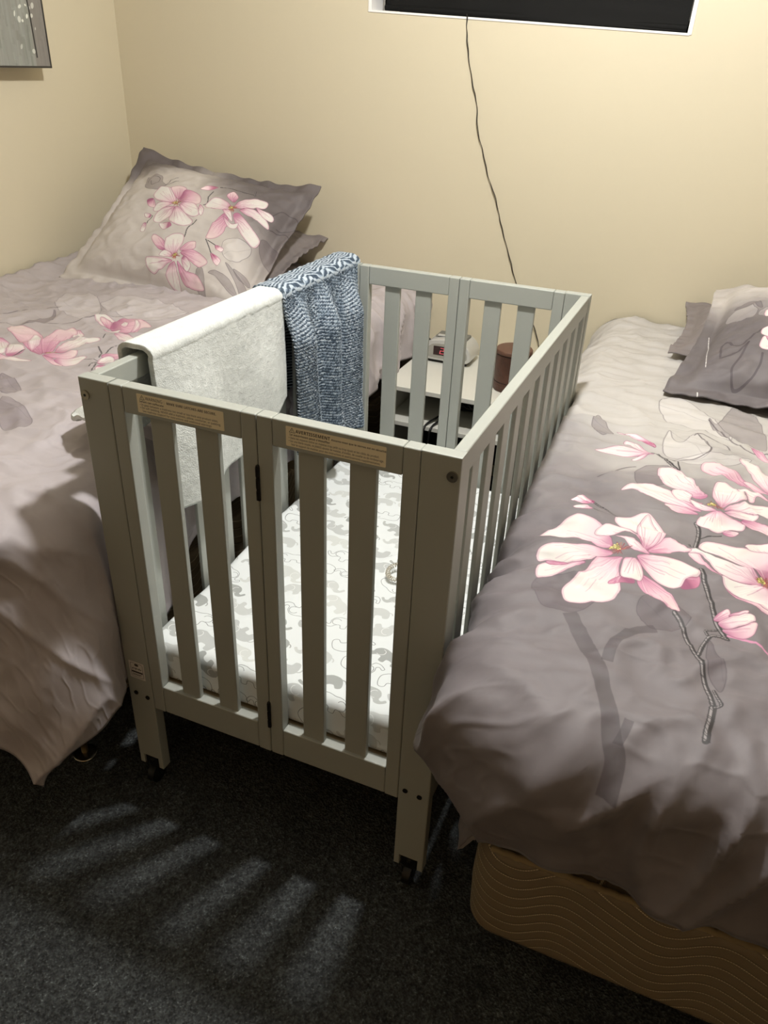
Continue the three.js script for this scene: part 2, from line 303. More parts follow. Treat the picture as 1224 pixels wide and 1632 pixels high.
// ------------------------------------------------------------------ crib mattress with elephant sheet
{
  const els = [[0.55, -0.45], [0.92, -0.2], [1.0, 0.2], [0.9, 0.62], [0.62, 0.62], [0.52, 0.32], [0.2, 0.3], [0.12, 0.62], [-0.16, 0.62], [-0.22, 0.25], [-0.5, 0.26], [-0.72, 0.44], [-1.0, 0.36], [-1.22, 0.05], [-1.1, -0.06], [-0.95, 0.14], [-0.78, 0.08], [-0.74, -0.2], [-0.52, -0.48], [-0.2, -0.55], [0.15, -0.46]];
  const path = (c, pts) => { const n = pts.length; c.beginPath(); c.moveTo(...pts[0]); for (let i = 0; i < n; i++) { const p0 = pts[(i - 1 + n) % n], p1 = pts[i], p2 = pts[(i + 1) % n], p3 = pts[(i + 2) % n]; c.bezierCurveTo(p1[0] + (p2[0] - p0[0]) / 6, p1[1] + (p2[1] - p0[1]) / 6, p2[0] - (p3[0] - p1[0]) / 6, p2[1] - (p3[1] - p1[1]) / 6, p2[0], p2[1]); } c.closePath(); };
  const tex = canvasTex(1024, 1024, (c, w, h) => {
    c.fillStyle = '#e8ecec'; c.fillRect(0, 0, w, h); let s = 4242; const r = () => { s = (s * 1664525 + 1013904223) >>> 0; return s / 4294967296; };
    const tones = ['#b9bcba', '#cdd0ce', '#c3c6c5', 'line', '#a8aba9', '#d6d9d6', 'line'];
    let k = 0; const rows = 8, cols = 5;
    for (let j = 0; j < rows; j++) for (let i = 0; i < cols; i++) {
      const cx = (i + 0.5 + (j % 2) * 0.5 + (r() - 0.5) * 0.2) * w / cols, cy = (j + 0.5 + (r() - 0.5) * 0.25) * h / rows, rot = (r() - 0.5) * 1.1 + (r() < 0.3 ? Math.PI : 0), fl = r() < 0.5 ? -1 : 1, sc = 80 + 14 * r(), tone = tones[(k++ * 3 + Math.floor(r() * 2)) % 7];
      for (const dx of [-w, 0, w]) for (const dy of [-h, 0, h]) {
        if (cx + dx < -130 || cx + dx > w + 130 || cy + dy < -130 || cy + dy > h + 130) continue;
        c.save(); c.translate(cx + dx, cy + dy); c.rotate(rot); c.scale(sc * fl, sc * 0.86); path(c, els);
        if (tone === 'line') { c.lineWidth = 0.028; c.strokeStyle = '#6f7272'; c.stroke(); c.beginPath(); c.ellipse(-0.42, -0.1, 0.26, 0.3, 0.3, 1.2, 5.6); c.stroke(); c.beginPath(); c.arc(-0.68, -0.12, 0.025, 0, 7); c.fillStyle = '#6f7272'; c.fill(); }
        else { c.fillStyle = tone; c.fill(); c.lineWidth = 0.035; c.strokeStyle = '#eef0ee'; c.beginPath(); c.ellipse(-0.38, -0.1, 0.24, 0.3, 0.3, -1.9, 1.9); c.stroke(); c.strokeStyle = tone; c.lineWidth = 0.07; c.beginPath(); c.moveTo(0.95, -0.05); c.quadraticCurveTo(1.2, 0.05, 1.15, 0.3); c.stroke(); }
        c.restore();
      }
    }
  });
  const x0 = 0.030, x1 = W - 0.030, z0 = -L + 0.032, z1 = -0.034, yb = 0.307, yt = 0.396;
  const mx = (x0 + x1) / 2, mz = (z0 + z1) / 2;
  // one closed pillow-edged block, finely gridded for the creases of the sheet
  const nu = 90, nv = 130, ew = 0.075;
  const f = (u, v) => { // unfold: border bands go down the sides
    const sx = lerp(x0 - ew, x1 + ew, u), sz = lerp(z1 + ew, z0 - ew, v), R = 0.022;
    const cx = clamp(sx, x0 + R, x1 - R), cz = clamp(sz, z0 + R, z1 - R), vx = sx - cx, vz = sz - cz, d = Math.hypot(vx, vz);
    const crease = 0.0035 * Math.exp(-Math.pow((sx - 0.30 - (sz + 0.40) * -0.55) / 0.012, 2)) * smooth(0.02, 0.1, Math.min(sx - x0, x1 - sx));
    let top = yt + 0.006 * fbm(sx * 6, sz * 6, 3) + crease + 0.003 * Math.pow(Math.abs(N(sx * 13, sz * 9, 8)), 0.7) + 0.014 * smooth(x0 + 0.05, x0, sx) * smooth(-0.3, -0.5, sz) ;
    if (d < 1e-6) return V(sx - mx, top, sz - mz);
    const nx = vx / d, nz = vz / d, a = Math.min(d / R, Math.PI / 2), e = Math.max(0, d - R * Math.PI / 2);
    return V(cx + nx * R * Math.sin(a) - mx + nx * 0.002 * N(sx * 20, sz * 20, 1), Math.max(yb + 0.002, top - R * (1 - Math.cos(a)) - e), cz + nz * R * Math.sin(a) - mz);
  };
  const t = thing('crib_mattress', 'thin crib mattress in a white sheet printed with grey elephants', 'mattress', [mx, 0, mz]);
  const g = shell(nu, nv, f, 0.002, (u, v) => [lerp(x0 - ew, x1 + ew, u) / 0.47, lerp(z1 + ew, z0 - ew, v) / -0.47]);
  part('fitted_sheet', g, std({ map: tex, roughness: 0.85, bumpMap: rep(weaveTex, 6, 6), bumpScale: 0.0003 }), t);
  part('foam_core', rb(x1 - x0 - 0.012, yt - yb - 0.02, z1 - z0 - 0.012, 0.015), std({ color: 0xe8e4da, roughness: 0.9 }), t, [0, yb + (yt - yb - 0.02) / 2 + 0.001, 0]);
  // coiled hair tie lying on the sheet
  const pts = []; const turns = 26; for (let i = 0; i < 520; i++) { const a = i / 520 * Math.PI * 2, b = a * turns, rr = 0.0042 * Math.cos(b); pts.push(V((0.024 + rr) * Math.cos(a), 0.0042 * Math.sin(b), (0.024 + rr) * 1.15 * Math.sin(a))); }
  const hg = new THREE.TubeGeometry(new THREE.CatmullRomCurve3(pts, true), 900, 0.0015, 6, true); hg.rotateX(0.12);
  solo('hair_tie', 'small beige coiled hair tie lying on the crib sheet', 'hair tie', hg, phys({ color: 0xcdc6b6, roughness: 0.25, clearcoat: 0.5 }), [0.424, 0.413, -0.475]);
}

// printed flowers, in millimetres of cloth: kind of mark, then x, y pairs (first pair of a petal is its base)
const PRINTS = {
  R: [
    ['gb16', 865, -80, 897, -28, 928, 33, 946, 82, 970, 146, 985, 179, 988, 223],
    ['gb12', 939, 16, 940, -19, 950, -47, 973, -80, 996, -94],
    ['gb9', 980, 156, 984, 138, 986, 120],
    ['g', 790, -162, 817, -94, 861, -81, 893, -110, 907, -181, 867, -192],
    ['g', 964, -152, 965, -118, 992, -93, 1026, -103, 1044, -137, 1021, -165, 983, -175],
    ['g', 1074, -95, 1074, -32, 1092, 18, 1100, 5, 1100, -33, 1085, -71],
    ['l', 947, -1039, 951, -1086, 973, -1108, 1016, -1058, 1057, -975, 1081, -902, 1038, -918, 999, -934, 968, -957],
    ['g', 1035, -1006, 1052, -987, 1076, -1098, 1112, -1102, 1145, -1024, 1157, -886, 1125, -897, 1091, -907, 1054, -928],
    ['g', 846, -867, 853, -912, 877, -851, 889, -829, 872, -804, 852, -826],
    ['l', 975, -894, 969, -811, 975, -749, 1004, -744, 1037, -766, 1044, -823, 1017, -888, 1000, -834, 986, -837],
    ['l', 990, -722, 1021, -769, 1080, -806, 1126, -817, 1094, -763, 1042, -732],
    ['g', 931, -636, 952, -684, 981, -691, 989, -639, 969, -582, 936, -573],
    ['gs3', 1017, -888, 1037, -859, 1045, -797, 1022, -756, 987, -720],
    ['gs3', 1035, -999, 1072, -910, 1126, -857, 1162, -849],
    ['gs3', 1015, -879, 1031, -898, 1069, -866, 1083, -834],
    ['gs4', 870, -588, 894, -613, 905, -642, 931, -670],
    ['b5', 956, -751, 975, -726, 988, -691, 999, -666],
    ['b2', 976, -734, 992, -721, 1000, -673],
    ['b7', 1034, -449, 1040, -422, 1040, -396, 1037, -360],
    ['b2', 1043, -398, 1057, -413, 1078, -427],
    ['b3', 1027, -368, 1030, -354, 1035, -354],
    ['b8', 1050, -282, 1056, -257, 1062, -229, 1071, -196, 1076, -170, 1084, -142, 1099, -114],
    ['b7', 1019, -140, 1031, -124, 1041, -95, 1051, -68, 1061, -48, 1069, -18, 1076, 11, 1083, 34, 1088, 50, 1087, 73, 1084, 97, 1083, 118],
    ['b9', 1088, 53, 1086, 80, 1083, 103, 1083, 118],
    ['b6', 1062, -55, 1066, -78, 1073, -100, 1087, -113, 1101, -113],
    ['b4', 1071, -106, 1068, -116, 1084, -129],
    ['b4', 1087, 19, 1092, 33, 1098, 47, 1089, 52],
    ['b3', 862, -449, 871, -447, 883, -438, 894, -423, 905, -409],
    ['b1', 861, -415, 872, -412, 887, -412, 903, -408],
    ['b5', 862, -453, 870, -446, 878, -442],
    ['s3', 1101, -122, 1119, -121, 1138, -113, 1158, -94],
    ['d', 959, -775, 949, -779, 924, -805, 908, -836, 918, -839, 937, -819, 952, -799],
    ['p', 908, -832, 894, -843, 903, -842],
    ['p', 957, -734, 935, -726, 907, -717, 867, -720, 867, -730, 901, -752, 926, -755, 946, -744],
    ['p', 957, -738, 931, -755, 910, -776, 912, -793, 927, -781, 946, -758],
    ['p', 950, -733, 930, -702, 925, -709, 937, -727],
    ['d', 861, -449, 845, -449, 829, -459, 820, -467, 833, -482, 845, -484, 860, -465],
    ['p', 858, -451, 845, -462, 831, -481, 837, -485, 852, -474],
    ['p', 859, -414, 844, -411, 824, -415, 832, -426, 848, -425],
    ['k', 1122, -884, 1142, -864, 1162, -828, 1171, -805, 1140, -841],
    ['k', 1124, -658, 1082, -679, 1050, -693, 1035, -703, 1034, -729, 1044, -743, 1068, -740, 1092, -724, 1118, -692],
    ['p', 1165, -637, 1135, -695, 1115, -749, 1101, -782, 1103, -801, 1116, -804, 1143, -763, 1165, -729],
    ['p', 1167, -603, 1138, -618, 1132, -591, 1122, -586, 1117, -613, 1100, -639, 1121, -650, 1141, -630],
    ['k', 1164, -625, 1138, -641, 1121, -668, 1111, -694, 1126, -690, 1143, -667],
    ['k', 1110, -499, 1132, -515, 1164, -497, 1164, -472, 1133, -479],
    ['p', 1078, -525, 1097, -560, 1127, -577, 1164, -580, 1164, -536, 1144, -537, 1109, -535],
    ['p', 1078, -514, 1105, -536, 1132, -536, 1141, -530, 1128, -510, 1105, -507],
    ['k', 1079, -437, 1094, -452, 1107, -454, 1103, -439, 1090, -431],
    ['p', 1064, -501, 1049, -488, 1034, -454, 1043, -438, 1064, -432, 1079, -437, 1093, -455, 1113, -462, 1117, -477, 1108, -498, 1083, -501],
    ['p', 1073, -533, 1057, -575, 1060, -648, 1076, -660, 1092, -648, 1107, -625, 1118, -602, 1115, -583, 1090, -559],
    ['p', 1047, -557, 1027, -629, 1006, -665, 972, -682, 966, -645, 974, -607, 990, -582, 1013, -566, 1032, -549],
    ['p', 1040, -499, 1014, -528, 991, -559, 970, -575, 946, -581, 928, -561, 908, -525, 926, -526, 945, -510, 972, -503, 999, -505, 1024, -500],
    ['k', 1035, -488, 1015, -506, 982, -501, 983, -483, 996, -469, 1010, -474, 1029, -477],
    ['p', 1041, -532, 1023, -522, 1002, -532, 990, -553, 993, -572, 1009, -578, 1023, -567, 1022, -543],
    ['p', 1064, -501, 1044, -501, 1025, -517, 1020, -542, 1031, -537, 1048, -519],
    ['c', 1063, -525, 1076, -518],
    ['p', 1160, -394, 1126, -403, 1119, -409, 1131, -427, 1164, -437],
    ['p', 1154, -315, 1118, -334, 1081, -350, 1046, -357, 1044, -377, 1056, -394, 1091, -398, 1126, -403, 1164, -406, 1163, -337],
    ['k', 1084, -276, 1061, -292, 1037, -313, 1026, -329, 1041, -332, 1060, -305, 1081, -283],
    ['p', 1148, -293, 1119, -279, 1084, -284, 1050, -325, 1028, -331, 1031, -342, 1058, -343, 1093, -336, 1136, -320],
    ['k', 1090, -245, 1108, -224, 1133, -214, 1162, -203, 1162, -220, 1133, -224, 1107, -232],
    ['p', 1159, -294, 1128, -279, 1102, -275, 1086, -281, 1083, -266, 1090, -247, 1107, -234, 1133, -226, 1162, -215],
    ['c', 1156, -306, 1170, -304],
    ['k', 1078, -151, 1082, -165, 1096, -187, 1101, -174, 1097, -160, 1087, -151],
    ['k', 1099, -169, 1113, -184, 1127, -194, 1125, -184, 1105, -168],
    ['p', 1085, -147, 1097, -162, 1121, -182, 1137, -187, 1136, -163, 1114, -145, 1096, -137],
    ['k', 1092, -133, 1114, -143, 1138, -161, 1138, -138, 1128, -123, 1107, -123],
    ['p', 901, -299, 878, -359, 853, -389, 826, -388, 793, -352, 772, -319, 775, -299, 811, -305, 845, -311, 877, -297],
    ['p', 861, -224, 825, -211, 798, -221, 786, -204, 787, -179, 793, -167, 811, -175, 841, -197, 857, -215],
    ['p', 904, -275, 882, -292, 859, -294, 815, -273, 782, -252, 778, -234, 784, -220, 800, -225, 825, -214, 849, -219, 867, -232, 884, -255],
    ['m', 796, -223, 810, -224, 835, -214, 820, -212, 805, -214],
    ['k', 956, -227, 953, -200, 974, -168, 1001, -151, 1025, -144, 1022, -165, 1003, -195, 978, -219],
    ['p', 920, -263, 893, -260, 876, -241, 865, -202, 843, -162, 840, -142, 850, -116, 872, -110, 898, -120, 921, -137, 931, -164, 926, -194, 919, -233],
    ['m', 1025, -242, 1048, -258, 1049, -231, 1036, -219, 1021, -215],
    ['p', 944, -270, 965, -285, 993, -296, 1021, -298, 1046, -276, 1047, -258, 1029, -244, 1020, -215, 995, -211, 969, -234],
    ['m', 925, -205, 910, -193, 910, -182, 927, -190, 948, -195, 946, -204],
    ['p', 940, -263, 924, -255, 925, -207, 946, -204, 958, -207, 960, -229, 952, -254],
    ['k', 961, -298, 975, -341, 991, -360, 1016, -349, 1030, -335, 1003, -324, 994, -309],
    ['p', 954, -299, 941, -350, 910, -367, 899, -389, 906, -412, 930, -428, 954, -447, 972, -421, 985, -389, 985, -362, 971, -329],
    ['p', 954, -302, 941, -340, 939, -387, 954, -441, 965, -412, 979, -370, 969, -327],
    ['p', 948, -317, 924, -344, 892, -326, 869, -328, 871, -347, 890, -364, 920, -364, 941, -340],
    ['p', 961, -285, 935, -292, 918, -318, 902, -328, 922, -325, 943, -314, 961, -296],
    ['c', 915, -290, 933, -279],
  ],
  L: [
    ['l', -1020, -991, -1028, -1079, -954, -1101, -800, -951, -795, -874, -898, -893],
    ['g', -906, -848, -930, -894, -874, -828, -863, -777, -913, -729, -902, -792],
    ['gs3', -1032, -773, -994, -836, -947, -947],
    ['gs3', -971, -714, -867, -756, -771, -889, -696, -973],
    ['g', -500, -257, -490, -284, -372, -222, -358, -171, -405, -165],
    ['g', -657, -409, -591, -395, -521, -335, -544, -300],
    ['l', -872, -1036, -841, -1123, -701, -1139, -547, -1061, -605, -948, -729, -953],
    ['p', -861, -598, -818, -597, -783, -559, -760, -522, -766, -506],
    ['p', -749, -516, -791, -580, -748, -578, -722, -556, -722, -525],
    ['b3', -726, -511, -727, -534, -723, -558],
    ['p', -766, -506, -732, -508, -691, -507, -654, -510, -663, -492, -692, -477, -724, -465],
    ['k', -669, -561, -721, -569, -824, -627, -886, -660, -914, -694, -901, -724, -847, -718, -788, -689, -728, -629],
    ['p', -702, -561, -754, -601, -800, -654, -810, -690, -772, -670, -734, -625, -714, -585],
    ['p', -750, -790, -709, -770, -697, -741, -712, -726],
    ['k', -671, -573, -747, -644, -774, -697, -778, -752, -776, -797, -737, -775, -716, -730, -705, -668, -673, -609],
    ['p', -662, -602, -691, -663, -694, -722, -673, -755, -638, -758, -633, -710, -632, -657, -635, -611],
    ['k', -666, -563, -618, -554, -572, -533, -577, -524, -614, -527],
    ['p', -618, -554, -596, -597, -564, -615, -553, -579, -559, -546, -572, -533],
    ['k', -663, -565, -642, -595, -613, -630, -594, -610, -606, -579, -631, -559],
    ['c', -667, -593, -668, -605],
    ['b2', -555, -595, -536, -598, -513, -601],
    ['b2', -635, -766, -640, -788, -629, -797],
    ['p', -672, -843, -726, -856, -776, -898, -763, -917, -717, -909, -693, -891],
    ['k', -675, -841, -728, -870, -752, -896, -718, -892, -691, -877],
    ['k', -672, -843, -708, -922, -686, -943, -662, -949, -618, -936, -569, -903, -591, -883, -584, -828, -618, -823],
    ['p', -640, -861, -667, -883, -674, -910, -652, -900, -640, -876],
    ['p', -599, -841, -627, -899, -661, -942, -622, -917, -597, -879],
    ['p', -625, -804, -587, -819, -539, -791, -546, -769, -578, -768],
    ['p', -681, -823, -656, -830, -630, -838, -633, -818, -660, -812],
    ['b3', -524, -619, -539, -647, -579, -681],
    ['b3', -527, -648, -543, -689, -539, -708],
    ['b3', -506, -593, -508, -575, -499, -551],
    ['b3', -496, -576, -482, -550, -471, -528],
    ['k', -522, -626, -519, -659, -496, -684, -456, -688, -463, -654, -482, -631],
    ['p', -494, -577, -517, -611, -510, -639, -486, -635, -468, -603, -475, -576],
    ['p', -482, -561, -472, -572, -457, -569, -457, -541, -459, -529],
  ],
  PL: [
    ['w2', 451, 59, 452, 27, 452, -1],
    ['g', -208, 86, -229, 133, -216, 164, -177, 156, -155, 126, -124, 104, -136, 79, -171, 74],
    ['gs2', -212, 111, -213, 146, -182, 146, -167, 114, -186, 100, -203, 122],
    ['gs3', -126, 108, -122, 135, -105, 158],
    ['gs3', -124, 104, -109, 126, -91, 139],
    ['g', 302, 8, 324, -50, 403, -98, 409, -57, 370, -5, 322, 22],
    ['gs3', 292, 95, 307, 149, 340, 167, 369, 150, 365, 116, 318, 86],
    ['gs3', 308, 63, 351, 87, 394, 42],
    ['gs3', 404, 37, 408, 71, 382, 96],
    ['l', 224, -111, 205, -60, 246, -32, 293, -43, 291, -91, 265, -122],
    ['g', 203, -188, 235, -194, 292, -223, 319, -223, 276, -182, 224, -174],
    ['g', 245, -136, 298, -183, 330, -219, 330, -181, 280, -149],
    ['g', 276, -143, 319, -146, 332, -165, 302, -166],
    ['g', 158, -193, 182, -186, 212, -255, 181, -249],
    ['b2', 76, 154, 114, 164, 129, 164, 209, 169],
    ['b4', 197, 191, 207, 164],
    ['b3', 65, 125, 65, 99, 71, 67, 63, 56],
    ['b3', 79, -19, 67, -43, 62, -61, 66, -92],
    ['b3', 144, -78, 168, -103, 194, -131],
    ['b2', 152, -80, 184, -87],
    ['b2', -97, -39, -97, -64, -97, -77],
    ['b1', -114, -35, -97, -39],
    ['d', 69, 152, 47, 125, 19, 117, 35, 147],
    ['d', 184, -87, 218, -92, 215, -105, 196, -103],
    ['d', 187, -125, 226, -134, 228, -157, 208, -151],
    ['p', -108, -34, -132, -36, -121, -50, -103, -48],
    ['p', -100, -78, -114, -86, -109, -110, -93, -109],
    ['p', -13, -57, -53, -64, -25, -86, 2, -69],
    ['p', 50, 53, 78, 35, 84, 4, 67, 16],
    ['k', -129, 29, -155, 22, -133, -3, -109, 0],
    ['p', -39, 28, -117, 28, -143, 59, -128, 92, -90, 91, -53, 59],
    ['k', -42, 53, -90, 91, -69, 108, -35, 107, -36, 63],
    ['k', -31, 47, -30, 104, 30, 90, 45, 56, 6, 41],
    ['p', -18, 30, 29, 51, 74, 9, 63, -11, 24, -5],
    ['p', -24, 15, 34, -10, 65, -27, 46, -57, -6, -55, -25, -36],
    ['p', -31, 13, -23, -26, -61, -62, -85, -53, -84, -10],
    ['p', -45, 26, -88, -15, -109, -13, -101, 19],
    ['c', -31, 34, -8, 32],
    ['k', 154, 103, 124, 120, 131, 152, 160, 134, 164, 110],
    ['p', 165, 68, 117, 50, 73, 51, 74, 76, 103, 103, 150, 89],
    ['p', 196, 77, 232, 103, 289, 86, 302, 61, 250, 67],
    ['p', 241, 113, 295, 117, 300, 93, 274, 90],
    ['p', 170, 86, 188, 133, 232, 158, 260, 158, 261, 128, 219, 100, 192, 84],
    ['k', 168, 48, 151, 39, 137, -6, 140, -71, 179, -52, 184, -9],
    ['p', 189, 42, 203, 62, 272, 24, 302, 0, 292, -35, 241, -9],
    ['p', 155, 32, 192, 17, 214, 28, 213, 3, 187, 0],
    ['p', 140, 61, 169, 61, 191, 25, 158, 41],
    ['c', 172, 74, 192, 71],
    ['k', 21, -154, -4, -161, -46, -133, -42, -114, 2, -127],
    ['p', 58, -167, 18, -155, 4, -118, 22, -92, 59, -86, 71, -115, 68, -148],
    ['p', 55, -176, 8, -182, 17, -159, 48, -162],
    ['p', 61, -186, 6, -190, -41, -196, -28, -225, 3, -235, 38, -209],
    ['p', 69, -188, 48, -226, 70, -251, 110, -258, 95, -220],
    ['k', 82, -184, 118, -236, 160, -247, 205, -241, 165, -207, 121, -204],
    ['k', 81, -152, 122, -129, 185, -154, 166, -183, 114, -167],
    ['k', 75, -146, 84, -111, 110, -96, 120, -125],
    ['p', 93, -173, 105, -162, 135, -184, 129, -206, 112, -199],
    ['c', 69, -168, 84, -176],
  ],
  PR: [
    ['w2', -355, -34, -343, -100, -337, -160, -326, -226],
    ['w3', -323, -312, -319, -328, -316, -346],
    ['gs5', -300, -193, -306, -148, -296, -130, -274, -150, -256, -143, -239, -104, -227, -75],
    ['gs5', -299, -199, -279, -191, -261, -173, -245, -139],
    ['gs5', -245, -139, -252, -192, -262, -232, -249, -270, -232, -272, -211, -251, -201, -212, -204, -178],
    ['g', -315, 75, -301, 99, -279, 107, -254, 87, -247, 63, -275, 85],
    ['l', -248, 16, -248, 42, -233, 63, -220, 37, -227, -1],
    ['l', -325, 8, -318, 63, -283, 81, -255, 55, -263, 0, -296, -17],
    ['p', -171, 14, -195, -22, -220, -14, -234, 11, -231, 48, -220, 62, -180, 72],
    ['p', -157, -77, -189, -61, -211, -64, -225, -74, -221, -101, -197, -120, -177, -131],
    ['p', -150, -121, -176, -135, -196, -125, -213, -113, -218, -147, -206, -163, -182, -158],
    ['m', -209, -113, -197, -116, -184, -134, -199, -131],
    ['p', -139, -184, -168, -182, -179, -199, -177, -225, -167, -244, -155, -242, -133, -224],
    ['c', -165, -80, -160, -83],
  ],
};

// ------------------------------------------------------------------ printed bedding
const petalPath = (c, P) => { const n = P.length; c.beginPath(); c.moveTo(...P[0]); for (let i = 0; i < n; i++) { const p0 = P[(i - 1 + n) % n], p1 = P[i], p2 = P[(i + 1) % n], p3 = P[(i + 2) % n]; c.bezierCurveTo(p1[0] + (p2[0] - p0[0]) / 6, p1[1] + (p2[1] - p0[1]) / 6, p2[0] - (p3[0] - p1[0]) / 6, p2[1] - (p3[1] - p1[1]) / 6, p2[0], p2[1]); } c.closePath(); };
const openPath = (c, P) => { c.beginPath(); c.moveTo(...P[0]); for (let i = 0; i < P.length - 1; i++) { const p0 = P[Math.max(0, i - 1)], p1 = P[i], p2 = P[i + 1], p3 = P[Math.min(P.length - 1, i + 2)]; c.bezierCurveTo(p1[0] + (p2[0] - p0[0]) / 6, p1[1] + (p2[1] - p0[1]) / 6, p2[0] - (p3[0] - p1[0]) / 6, p2[1] - (p3[1] - p1[1]) / 6, p2[0], p2[1]); } };
const INK = { p: ['#ad6f8b', '#d8bdc5', '#dbd4d0', '#dad7d2'], k: ['#a06080', '#c48ea4', '#d6b2bd', '#e0cfcc'], d: ['#6d2345', '#a8466f', '#e9c8d2', '#f6ebe8'], m: ['#8d4d6c', '#a9647f', '#b97792', '#c990a5'] };
function drawPrint(c, items, toPx, mm) {           // items in millimetres of cloth; mm = pixels for one millimetre
  let s = 991; const r = () => { s = (s * 1664525 + 1013904223) >>> 0; return s / 4294967296; };
  c.lineCap = 'round'; c.lineJoin = 'round';
  for (const it of items) {
    const k = it[0], P = []; for (let i = 1; i < it.length; i += 2) P.push(toPx(it[i], it[i + 1]));
    const num = parseFloat(k.replace(/^[a-z]+/, '')) || 1, type = k.replace(/[0-9.]+$/, '');
    if (type === 'g' || type === 'l') {
      petalPath(c, P); c.fillStyle = type === 'g' ? 'rgba(62,54,60,.27)' : 'rgba(236,232,228,.24)'; c.fill();
      c.strokeStyle = 'rgba(56,48,54,.40)'; c.lineWidth = 1.6 * mm; c.stroke();
      openPath(c, [P[0], [(P[0][0] + P[P.length >> 1][0]) / 2 + 4 * mm, (P[0][1] + P[P.length >> 1][1]) / 2], P[P.length >> 1]]); c.strokeStyle = 'rgba(70,62,68,.16)'; c.stroke();
    } else if (type === 'gs') { openPath(c, P); c.strokeStyle = 'rgba(52,45,50,.5)'; c.lineWidth = num * 1.1 * mm; c.stroke(); }
    else if (type === 'gb') { openPath(c, P); c.strokeStyle = 'rgba(52,45,49,.42)'; c.lineWidth = num * 1.45 * mm; c.lineCap = 'butt'; c.stroke(); c.lineCap = 'round'; }
    else if (type === 'w') { openPath(c, P); c.setLineDash([9 * mm, 3 * mm]); c.strokeStyle = '#d8d5d4'; c.lineWidth = num * mm; c.stroke(); c.setLineDash([]); }
    else if (type === 's') { openPath(c, P); c.strokeStyle = '#c583a2'; c.lineWidth = num * 1.5 * mm; c.stroke(); }
    else if (type === 'b') {
      openPath(c, P); c.strokeStyle = '#2d2a2c'; c.lineWidth = num * 1.12 * mm; c.stroke();
      if (num >= 3) {
        c.save(); c.translate(-0.18 * num * mm, -0.1 * num * mm); openPath(c, P); c.strokeStyle = '#8f8a8b'; c.lineWidth = num * 0.42 * mm; c.stroke(); c.restore();
        for (let i = 0; i < P.length - 1; i++) for (let q = 0; q < 3; q++) { const f = (q + r()) / 3, x = lerp(P[i][0], P[i + 1][0], f), y = lerp(P[i][1], P[i + 1][1], f), dx = P[i + 1][0] - P[i][0], dy = P[i + 1][1] - P[i][1], l = Math.hypot(dx, dy) || 1, w = num * 0.6 * mm; c.strokeStyle = 'rgba(36,33,35,.8)'; c.lineWidth = 1.1 * mm; c.beginPath(); c.moveTo(x - dy / l * w, y + dx / l * w); c.lineTo(x + dy / l * w * (0.2 + 0.8 * r()) + dx / l * w, y - dx / l * w * 0.6 + dy / l * w); c.stroke(); }
      }
    } else if (type === 'c') {
      const [x, y] = P[0], R = Math.max(17 * mm, Math.hypot(P[1][0] - x, P[1][1] - y)), a0 = Math.atan2(P[1][1] - y, P[1][0] - x);
      for (let i = 0; i < 60; i++) { const a = a0 + Math.PI + (r() - 0.5) * 5, l = R * (0.35 + 0.75 * r()); c.strokeStyle = r() < 0.5 ? '#7d3340' : '#a8644f'; c.lineWidth = 0.9 * mm; c.beginPath(); c.moveTo(x, y); c.lineTo(x + Math.cos(a) * l, y + Math.sin(a) * l * 0.8); c.stroke(); }
      for (let i = 0; i < 46; i++) { const a = a0 + Math.PI + (r() - 0.5) * 1.6, l = R * (0.1 + 0.75 * r()); c.fillStyle = ['#8f8a43', '#c0b664', '#d8cf8a', '#6f6a34'][i & 3]; c.beginPath(); c.arc(x + Math.cos(a) * l, y + Math.sin(a) * l * 0.75, 1.5 * mm, 0, 7); c.fill(); }
    } else {
      const ink = INK[type]; let far = P[0], fd = 0; for (const q of P) { const d = Math.hypot(q[0] - P[0][0], q[1] - P[0][1]); if (d > fd) { fd = d; far = q; } }
      const g = c.createLinearGradient(P[0][0], P[0][1], far[0], far[1]); g.addColorStop(0, ink[0]); g.addColorStop(0.22, ink[1]); g.addColorStop(0.55, ink[2]); g.addColorStop(1, ink[3]);
      c.save(); petalPath(c, P); c.fillStyle = g; c.fill(); c.clip();
      const dx = far[0] - P[0][0], dy = far[1] - P[0][1];
      for (let i = 0; i < 16; i++) { const o = (i / 15 - 0.5) * 0.7 + (r() - 0.5) * 0.1, l = 0.35 + 0.5 * r(); c.strokeStyle = i & 1 ? 'rgba(150,80,114,.32)' : 'rgba(246,240,234,.30)'; c.lineWidth = (0.7 + 1.2 * r()) * mm; c.beginPath(); c.moveTo(...P[0]); c.quadraticCurveTo(P[0][0] + dx * l * 0.5 - dy * o * 0.5, P[0][1] + dy * l * 0.5 + dx * o * 0.5, P[0][0] + dx * l - dy * o * 0.7, P[0][1] + dy * l + dx * o * 0.7); c.stroke(); }
      petalPath(c, P); c.strokeStyle = 'rgba(186,122,148,.30)'; c.lineWidth = Math.min(8 * mm, fd * 0.09); c.stroke();
      c.restore(); petalPath(c, P); c.strokeStyle = 'rgba(112,52,82,.85)'; c.lineWidth = 0.8 * mm; c.stroke();
    }
  }
}
function dyed(c, w, h, tone) {                      // cloudy dyed ground: tone(x, y) in 0..1 of the cloth gives [r, g, b]
  const n = 160, k = document.createElement('canvas'); k.width = k.height = n; const q = k.getContext('2d'), im = q.createImageData(n, n);
  for (let j = 0; j < n; j++) for (let i = 0; i < n; i++) { const t = tone((i + 0.5) / n, (j + 0.5) / n), o = (j * n + i) * 4; im.data[o] = t[0]; im.data[o + 1] = t[1]; im.data[o + 2] = t[2]; im.data[o + 3] = 255; }
  q.putImageData(im, 0, 0); c.imageSmoothingEnabled = true; c.imageSmoothingQuality = 'high'; c.drawImage(k, 0, 0, w, h);
}
